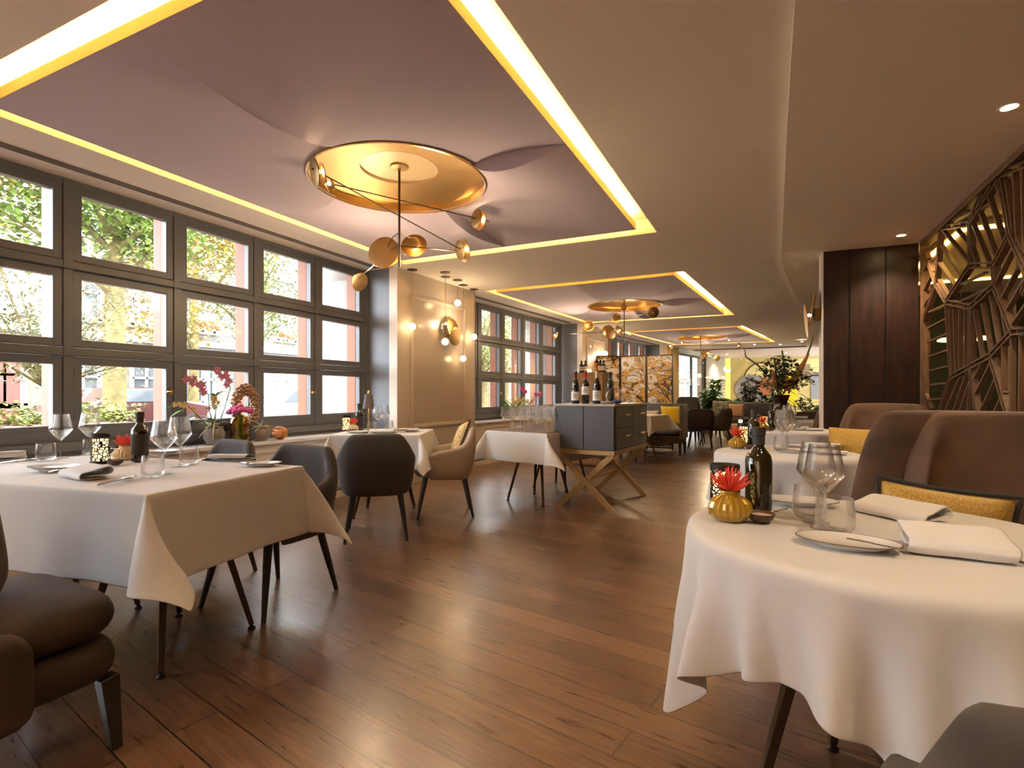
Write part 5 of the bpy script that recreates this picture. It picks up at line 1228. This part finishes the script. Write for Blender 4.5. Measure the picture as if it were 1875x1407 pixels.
# yellow vase with peonies
y = sx_(433); t = thing('flower_vase', 'yellow glass vase of pink peonies on the nearest window sill', 'vase of flowers', (-4.15, y, SZ))
G().lathe([(.001, .004), (.06, .004), (.075, .02), (.085, .09), (.088, .16), (.078, .205), (.062, .222), (.064, .23), (.060, .23), (.058, .222), (.075, .20), (.084, .16), (.08, .08), (.06, .014), (.001, .012)], 36).obj('vase', M_amberv, t, ang=60)
g = G()
for k in range(22): a = rnd.uniform(0, 6.3); b = a + rnd.uniform(1.5, 4); g.tube([(.055 * cos(a), .055 * sin(a), .02), (.03 * cos(b), .03 * sin(b), .24)], .0028, 5)
g.obj('stems', M_green, t)
for k in range(13):
    a = k * 2.4; r_ = .028 * math.sqrt(k); g = G(); c_ = Vector((r_ * cos(a), r_ * sin(a), .30 - r_ * .55 + .02))
    for j in range(30):
        b = rnd.uniform(0, 6.3); e = rnd.uniform(0, 1.9); d_ = Vector((cos(b) * sin(e), sin(b) * sin(e), cos(e))); g.ball(c_ + d_ * .022, .012, 6, 4, (1, 1, .45), Matrix(d_.to_track_quat('Z', 'Y').to_matrix()))
    g.ball(c_, .022, 8, 6); g.obj('flower', M_pink if k % 3 else M_pinkp, t)
# wreath of dried cones
y = sx_(448, -4.28); t = thing('dried_wreath', 'upright oval wreath of dried cones standing on the nearest window sill', 'wreath', (-4.27, y, SZ)); g = G()
for k in range(34):
    a = 2 * PI * k / 34
    for q in range(5):
        b = 2 * PI * q / 5 + k * .6; R_ = .112 + .034 * cos(b); g.ball((.034 * sin(b), R_ * .92 * cos(a), .31 + R_ * 1.42 * sin(a)), .017, 6, 4, (1, 1, .7))
g.obj('cones', M_cone, t); g = G(); g.tube([(0, .112 * .92 * cos(2 * PI * k / 30), .31 + .112 * 1.42 * sin(2 * PI * k / 30)) for k in range(31)], .028, 8); g.obj('ring', M_cone, t); G().tube([(0, 0, .0), (0, 0, .15)], .008).lathe([(.001, 0), (.05, 0), (.05, .012), (.001, .012)], 20).obj('stand', M_dark, t)
# small pot with air plant, shell
y = sx_(478, -4.14); t = thing('air_plant', 'curling pale air plant in a round grey pot on the nearest window sill', 'plant', (-4.14, y, SZ)); pot(t, .078, .12); airplant(t, .11, .09, 26, 7)
y = sx_(505, -4.10); t = thing('sea_shell', 'orange spiral sea shell on the nearest window sill', 'shell', (-4.12, y + .05, SZ + .002), rad(20)); g = G(); P = []
for i in range(41):
    u = i / 40; r_ = .062 * (1 - u) ** 1.1 + .003; x = -.02 + .14 * u ** .8; a = u * 13; P.append([(.018 * cos(a) * (1 - u) + r_ * cos(2 * PI * j / 14), x + .0, .058 + .012 * sin(a) * (1 - u) + r_ * .9 * sin(2 * PI * j / 14)) for j in range(15)])
g.grid([[(p[0], -p[1], p[2]) for p in row] for row in P]); g.obj('whorl', M_shell, t); G().lathe([(.062, 0), (.058, -.03), (.035, -.06), (.01, -.07)], 16, Matrix.Translation((0, .02, .055)) @ Matrix.Rotation(PI / 2, 4, 'X')).obj('lip', M_shell, t)
# second window sill
o2 = B2.w(1.75, -.26, SZ); t = thing('orchid_arrangement', 'orchid plants in a bark planter on the middle window sill, above the glasses', 'plant', o2, B2.rot()); G().box((0, 0, .06), (.16, .7, .12)).obj('planter', M_bark, t, bevel=.01)
g = G()
for k in range(46): a = rnd.uniform(0, 6.3); g.leaf((rnd.uniform(-.06, .06), rnd.uniform(-.34, .3), .10), (cos(a) * .5, sin(a) * .8, 1), rnd.uniform(.2, .42), .032, .35)
g.obj('leaves', M_green, t); g = G()
for k in range(46): bloom(g, (rnd.uniform(-.05, .1), rnd.gauss(-.05, .16), rnd.uniform(.16, .36)), .032, 5, rnd, (.9, -.6, .2))
g.obj('flowers', M_creamf, t)
spray([(0, .22, .1), (0, .30, .3), (0, .22, .46), (0, .12, .52)], 7, .05, M_pink, 'pink', rmin=.7); spray([(0, .24, .1), (0, .45, .3), (0, .62, .42), (0, .8, .42)], 5, .05, M_pink, 'pink', rmin=.75)
o2 = B2.w(2.35, -.24, SZ); t = thing('dried_wreath', 'dried cone ornament on the middle window sill, beside the orchids', 'ornament', o2, B2.rot()); g = G()
for k in range(60): a = rnd.uniform(0, 6.3); e = rnd.uniform(-1.2, 1.5); g.ball((.08 * cos(a) * cos(e), .08 * sin(a) * cos(e), .09 + .085 * sin(e)), .02, 6, 4)
g.ball((0, 0, .09), .07, 10, 8); g.obj('cones', M_cone, t)

# plants behind the far sofa
def leafy(name, label, loc, h, rad_, n, L_, wd, m, seed, cat='plant', upright=.5, stems=9):
    rnd_ = random.Random(seed); t_ = thing(name, label, cat, loc); pot(t_, .22, .36, M_pot); g_ = G(); s_ = G()
    for k in range(stems):
        a_ = rnd_.uniform(0, 6.3); r_ = rad_ * rnd_.uniform(.25, .8); z_ = h * rnd_.uniform(.55, 1); top = Vector((r_ * cos(a_), r_ * sin(a_), z_)); mid = Vector((r_ * .4 * cos(a_), r_ * .4 * sin(a_), z_ * .6)); s_.tube([(0, 0, .25), mid, top], .010, 5)
        for q in range(n // stems):
            u = rnd_.uniform(.35, 1); p = mid.lerp(top, (u - .35) / .65) if u > .35 else mid; b = rnd_.uniform(0, 6.3); g_.leaf(p, (cos(b), sin(b), rnd_.uniform(-.2, upright + .4)), L_ * rnd_.uniform(.7, 1.2), wd * rnd_.uniform(.8, 1.2), rnd_.uniform(.2, .6))
    s_.obj('stems', M_stem, t_); g_.obj('foliage', m, t_); return t_
leafy('potted_plant', 'tall leafy green potted plant in front of the glass entrance door', (-1.42, 16.0, 0), 1.55, .75, 260, .26, .10, M_green, 1)
leafy('potted_plant', 'dense dark potted plant behind the leaf-patterned cushion of the sofa', (-.30, 16.4, 0), 1.62, .65, 420, .16, .06, mat('bronze_leaf', (.10, .085, .035), .6, var=.4, vscale=9), 2)
leafy('potted_plant', 'bright green potted plant behind the middle of the sofa', (.25, 16.6, 0), 1.25, .6, 160, .30, .14, M_greend, 3)
leafy('potted_plant', 'pale-flowered potted plant beyond the flower table', (1.15, 14.5, 0), 1.05, .55, 260, .16, .06, M_greenl, 4)
leafy('potted_plant', 'dark green potted plant beside the dark column, far side', (1.55, 15.6, 0), 1.35, .7, 240, .25, .08, M_greend, 6)
t = thing('potted_plant', 'broad-leaved potted plant with arching leaves behind the sofa arm', 'plant', (-.72, 16.1, 0)); pot(t, .2, .34); g = G()
for a, e, L_ in ((2.9, .55, 1.2), (3.4, .35, 1.1), (.4, .5, .9), (1.2, .6, .9), (4.6, .45, .9), (5.4, .4, .9), (2.2, .7, 1.0), (4.0, .65, 1.0)): g.leaf((0, 0, .75), (cos(a), sin(a), e), L_, .24, .45, n=8)
g.obj('leaves', M_greend, t); g = G()
for a in (4.2, 4.9, 5.6): g.leaf((0, -.1, .7), (cos(a), sin(a), .75), .6, .42, .7, n=8)
g.obj('bright_leaves', mat('bright_leaf', (.16, .38, .04), .45), t); G().tube([(0, 0, .2), (0, 0, .8)], .03).obj('stem', M_stem, t)
# big arrangement in a brown glass vase
x, y = pb(1429, 7.3); t = thing('flower_arrangement', 'tall dried flower arrangement in a brown glass vase on the fourth round table', 'flower arrangement', (x, y, .7505))
G().lathe([(.001, .004), (.09, .004), (.12, .03), (.13, .09), (.10, .15), (.075, .19), (.09, .26), (.12, .34), (.115, .34), (.085, .26), (.07, .19), (.09, .15), (.12, .09), (.11, .03), (.001, .012)], 32).obj('vase', M_brownv, t, ang=60)
g = G(); rnd = random.Random(12)
for k in range(650):
    a = rnd.uniform(0, 6.3); e = rnd.uniform(.05, 1.3); R_ = rnd.uniform(.10, .44); p = Vector((R_ * cos(a) * sin(e) * 1.1, R_ * sin(a) * sin(e), .34 + R_ * cos(e) * 1.25)); b = rnd.uniform(0, 6.3); g.leaf(p, (cos(b), sin(b), rnd.uniform(-.2, .8)), rnd.uniform(.05, .12), .035, .4)
g.obj('foliage', M_greend, t); g = G()
for k in range(60): a = rnd.uniform(0, 6.3); e = rnd.uniform(.2, 1.2); R_ = rnd.uniform(.25, .45); g.ball((R_ * cos(a) * sin(e), R_ * sin(a) * sin(e), .36 + R_ * cos(e) * 1.2), rnd.uniform(.012, .03), 7, 5)
g.obj('dried_heads', mat('dried_brown', (.14, .07, .04), .8), t); g = G()
for k in range(40): g.ball((.10 + rnd.gauss(0, .05), -.12 + rnd.gauss(0, .03), .46 + rnd.gauss(0, .05)), .016, 6, 4)
g.obj('red_flowers', mat('dusty_red_petals', (.40, .09, .08), .7), t)
for pts, m_ in ((([0, 0, .3], [-.12, -.05, .55], [-.28, -.05, .75], [-.44, -.03, .88], [-.45, -.03, 1.0]), M_stem), (([0, 0, .3], [.16, -.03, .6], [.30, -.02, .82], [.37, 0, 1.02], [.40, 0, 1.15]), M_stem), (([0, 0, .3], [-.05, -.1, .6], [-.08, -.1, .85]), M_stem), (([0, 0, .3], [.05, 0, .7], [.02, 0, .95]), M_stem)): G().tube(pts, [.008, .010, .012, .010, .004][:len(pts)], 7).obj('branch', m_, t)
g = G(); g.tube([(.13, -.06, .50), (.20, -.05, .62), (.27, -.04, .75), (.34, -.02, .90)], [.02, .05, .03, .012], 8); g.tube([(-.07, -.13, .42), (-.09, -.14, .55), (-.10, -.13, .68)], [.03, .045, .012], 8); g.obj('orange_bracts', mat('orange_bract', (.52, .24, .08), .6), t)

# ================================================================== OUTSIDE THE WINDOWS
def ext(o): return o
struct(G().box((-32, 20, -.35), (53, 120, .4)).obj('street', mat('street_paving', (.13, .11, .095), .9, var=.15, vscale=3)))
struct(G().box((-6.9, 20, -.08), (3.4, 120, .14)).obj('street_pavement', mat('pavement_brick', (.13, .08, .06), .9, var=.2, vscale=8)))
bm1 = brick_mat('tan_brick', (.17, .125, .08), (.21, .16, .11), (.24, .215, .18)); bm2 = brick_mat('grey_brick', (.14, .128, .108), (.175, .16, .14), (.21, .20, .18)); bm3 = brick_mat('red_brick', (.155, .085, .055), (.19, .11, .078), (.22, .195, .165)); M_wht = mat('white_paint', (.40, .39, .375), .6); M_pglass = mat('house_window_glass', (.10, .11, .12), .08); M_drape = mat('net_curtain', (.62, .60, .56), .9); M_flw = mat('window_box_flowers', (.60, .16, .08), .8)
bl = ['pale rendered house farthest towards us across the street', 'tan brick house with an arched cornice across the street', 'grey brick house with flower boxes across the street', 'second tan brick house across the street', 'red brick house across the street', 'grey brick house farther down the street', 'tan brick house at the far end of the street view', 'last red brick house down the street', 'grey brick corner house at the end of the street']
ys = [0, 7.2, 13.6, 20.2, 26.8, 33.6, 41, 49, 58, 68]
for k in range(9):
    y0, y1 = ys[k], ys[k + 1]; H_ = (11, 12.5, 12, 13, 12.2, 13.2, 12, 13, 12.5)[k]; XF = -21.5 - (k % 2) * .15
    b = thing('street_house', bl[k], 'building', (XF, (y0 + y1) / 2, -.15)); w_ = y1 - y0
    G().box((-3, 0, H_ / 2), (6, w_ - .02, H_)).obj('wall', (M_stone, bm1, bm2, bm1, bm3, bm2, bm1, bm3, bm2)[k], b, smooth=False)
    G().box((.12, 0, H_ - .2), (.5, w_, .4)).box((.06, 0, 3.35), (.16, w_ - .1, .22)).obj('cornice', M_wht, b, smooth=False)
    nw = 3; rnd = random.Random(k)
    for r_ in range(3 if k < 5 else 2):
        for c_ in range(nw):
            yc = -w_ / 2 + w_ * (c_ + .5) / nw; zc = 1.75 + r_ * 3.0; ww, hh = 1.05, 1.75
            g = G()
            for dy, dz, sy, sz in ((0, hh / 2, ww + .2, .14), (0, -hh / 2, ww + .3, .16), (-ww / 2, 0, .12, hh), (ww / 2, 0, .12, hh), (0, 0, .07, hh), (0, .12, ww, .08)): g.box((.04, yc + dy, zc + dz), (.14, sy, sz))
            wf = g.obj('window', M_wht, b, smooth=False); G().box((.0, yc, zc), (.03, ww, hh)).obj('pane', M_drape if rnd.random() < .45 else M_pglass, wf, smooth=False)
            if k in (2, 3) and r_ == 1: g = G(); [g.ball((.28 + rnd.uniform(-.1, .1), yc + rnd.uniform(-.5, .5), zc - hh / 2 + .2 + rnd.uniform(0, .2)), .12, 6, 4) for _ in range(16)]; g.obj('flower_box', M_flw, wf)
    if k % 3 == 1: G().box((.05, -w_ / 2 + .9, 1.3), (.12, 1.1, 2.5)).obj('front_door', mat('dark_red_door', (.16, .05, .04), .5), b, smooth=False)
b = thing('street_house', 'grey house closing the far end of the street, beyond the glass door', 'building', (-11, 66, -.15), -PI / 2)
G().box((-3, 0, 6), (6, 22, 12)).obj('wall', bm2, b, smooth=False)
for r_ in range(3):
    for c_ in range(7):
        g = G(); yc, zc = -9.6 + 3.2 * c_, 1.9 + 3 * r_
        for dy, dz, sy, sz in ((0, .9, 1.3, .14), (0, -.9, 1.4, .16), (-.55, 0, .12, 1.8), (.55, 0, .12, 1.8), (0, 0, .07, 1.8)): g.box((.04, yc + dy, zc + dz), (.14, sy, sz))
        wf = g.obj('window', M_wht, b, smooth=False); G().box((0, yc, zc), (.03, 1.1, 1.8)).obj('pane', M_pglass, wf, smooth=False)
def tree(label, loc, h, tr, spread, n, L_, m, seed, zf=.45, branches=9):
    rnd_ = random.Random(seed); t_ = thing('street_tree', label, 'tree', loc); g_ = G().tube([(0, 0, 0), (.03, .02, h * .25), (-.02, .04, h * .5), (.05, 0, h * .75)], [tr * 1.2, tr, tr * .85, tr * .35], 12); tips = []
    for k in range(branches):
        a_ = k * 2.4 + rnd_.uniform(-.3, .3); z0 = h * rnd_.uniform(zf - .06, .7); r_ = spread * rnd_.uniform(.5, 1); e = Vector((r_ * cos(a_), r_ * sin(a_), z0 + h * rnd_.uniform(.08, .32))); mid = Vector((e.x * .45, e.y * .45, z0 + (e.z - z0) * .6)); g_.tube([(0, 0, z0), mid, e], [tr * .42, tr * .26, tr * .08], 7); tips += [mid, e, mid.lerp(e, .5)]
    g_.obj('trunk', M_bark, t_); f_ = G()
    for k in range(int(n * 1.9)):
        c_ = rnd_.choice(tips); p = c_ + Vector((rnd_.gauss(0, spread * .2), rnd_.gauss(0, spread * .2), rnd_.gauss(.1, h * .05))); b_ = rnd_.uniform(0, 6.3); f_.leaf(p, (cos(b_), sin(b_), rnd_.uniform(-.7, .5)), L_ * .62 * rnd_.uniform(.6, 1.2), L_ * .45, .3, n=2)
    f_.obj('foliage', m, t_); return t_
M_lf1 = mat('summer_leaf', (.14, .21, .035), .6, var=.35, vscale=4); M_lf2 = mat('autumn_leaf', (.34, .27, .07), .6, var=.3, vscale=4); M_lf3 = mat('light_leaf', (.22, .25, .08), .6, var=.3, vscale=4)
tree('mossy street tree closest outside the nearest window', (-11.74, 6.18, -.15), 7.2, .19, 2.0, 2600, .24, M_lf1, 1, .50)
tree('yellowing street tree beyond the closest one', (-17.4, 11.6, -.15), 8.5, .15, 2.6, 2600, .26, M_lf2, 2, .35)
tree('tall street tree seen through the middle of the nearest window', (-18.3, 14.6, -.15), 8.0, .14, 2.4, 1800, .26, M_lf3, 3, .42)
tree('street tree seen through the middle bay window', (-14.5, 27, -.15), 7.5, .2, 2.6, 2200, .28, M_lf3, 4, .35)
tree('yellow street tree farther down, seen through the middle bay window', (-17.5, 36, -.15), 8, .2, 3.0, 2200, .3, M_lf2, 5, .3)
tree('thin street tree at the corner sash of the nearest window', (-13.2, 3.6, -.15), 7.0, .10, 2.0, 1500, .22, M_lf2, 6, .42)
t = thing('planter', 'red-brown planter box with a clipped hedge outside the nearest window', 'planter', (-8.6, 3.45, 0)); G().box((0, 0, .40), (.7, 2.6, .62)).obj('box', mat('terracotta_box', (.40, .20, .16), .8), t, bevel=.02); g = G(); rnd = random.Random(8)
for k in range(1500): b_ = rnd.uniform(0, 6.3); g.leaf((rnd.uniform(-.38, .38), rnd.uniform(-1.35, 1.35), .68 + abs(rnd.gauss(0, .13))), (cos(b_), sin(b_), rnd.uniform(0, 1)), rnd.uniform(.06, .12), .06, .3, n=2)
g.obj('foliage', mat('hedge_leaf', (.22, .27, .07), .6, var=.4, vscale=8), t)
t = thing('olive_shrub', 'silvery olive shrub outside the corner of the nearest window', 'shrub', (-8.7, 3.7, 0)); g = G().tube([(0, 0, 0), (.05, .05, 1.0), (0, .1, 1.6)], .045, 8)
g2 = G()
for k in range(22):
    a_ = k * 2.4; e_ = Vector((rnd.uniform(.4, .9) * cos(a_), rnd.uniform(.5, 1.5) * sin(a_), rnd.uniform(1.5, 3.1))); g.tube([(0, .05, 1.2), e_], [.02, .006], 5)
    for q in range(170): p = Vector((0, .05, 1.3)).lerp(e_, rnd.uniform(.3, 1.1)) + Vector((rnd.gauss(0, .14), rnd.gauss(0, .14), rnd.gauss(0, .14))); b_ = rnd.uniform(0, 6.3); g2.leaf(p, (cos(b_), sin(b_), rnd.uniform(-.4, .8)), rnd.uniform(.07, .13), .026, .2, n=2)
g.obj('branches', M_bark, t); g2.obj('foliage', M_olive, t)
def car(label, loc, rz, m):
    t_ = thing('car', label, 'car', loc, rz)
    prof = [(-2.1, .35), (-2.12, .75), (-1.9, .95), (-1.35, 1.02), (-.75, 1.42), (.55, 1.45), (1.15, 1.05), (1.85, .92), (2.12, .72), (2.1, .35)]
    g_ = G(); rows = [[(sx_i * k_, y_, z_) for y_, z_ in prof] for sx_i, k_ in ((-.86, 1), (.86, 1))]
    nP = len(prof); g_.add(rows[0] + rows[1], [tuple(range(nP)), tuple(range(2 * nP - 1, nP - 1, -1))] + [(i, (i + 1) % nP, nP + (i + 1) % nP, nP + i) for i in range(nP)]); g_.obj('body', m, t_, bevel=.06, segs=3)
    for s_ in (-1, 1):
        g_ = G(); q_ = [(-1.15, 1.03), (-.70, 1.36), (.50, 1.39), (1.0, 1.05)]; g_.add([(s_ * .872, a_, b_) for a_, b_ in q_] + [(s_ * .862, a_, b_) for a_, b_ in q_], [(0, 1, 2, 3), (7, 6, 5, 4), (0, 4, 5, 1), (1, 5, 6, 2), (2, 6, 7, 3), (3, 7, 4, 0)]); g_.obj('side_window', M_pglass, t_, smooth=False)
        for y_ in (-1.3, 1.3): w0 = G().lathe([(.001, -.1), (.3, -.1), (.33, -.07), (.33, .07), (.3, .1), (.001, .1)], 24, Matrix.Translation((s_ * .80, y_, .33)) @ Matrix.Rotation(PI / 2, 4, 'Y')).obj('wheel', M_black, t_); G().lathe([(.001, .105), (.2, .11), (.21, .10)], 16, Matrix.Translation((s_ * .80, y_, .33)) @ Matrix.Rotation(s_ * PI / 2, 4, 'Y')).obj('hubcap', M_steel, w0)
    return t_
car('silver parked car outside, towards the pier end of the nearest window', (-12.6, 11.4, -.15), rad(4), mat('silver_car_paint', (.19, .175, .185), .25, coat=.5)); car('dark red parked car across the street, behind the mossy tree', (-16.6, 9.2, -.15), 0, mat('dark_red_car_paint', (.06, .018, .016), .25, coat=.5)); car('white parked car farther along the street', (-16.8, 14.6, -.15), 0, mat('white_car_paint', (.36, .36, .36), .25, coat=.5))
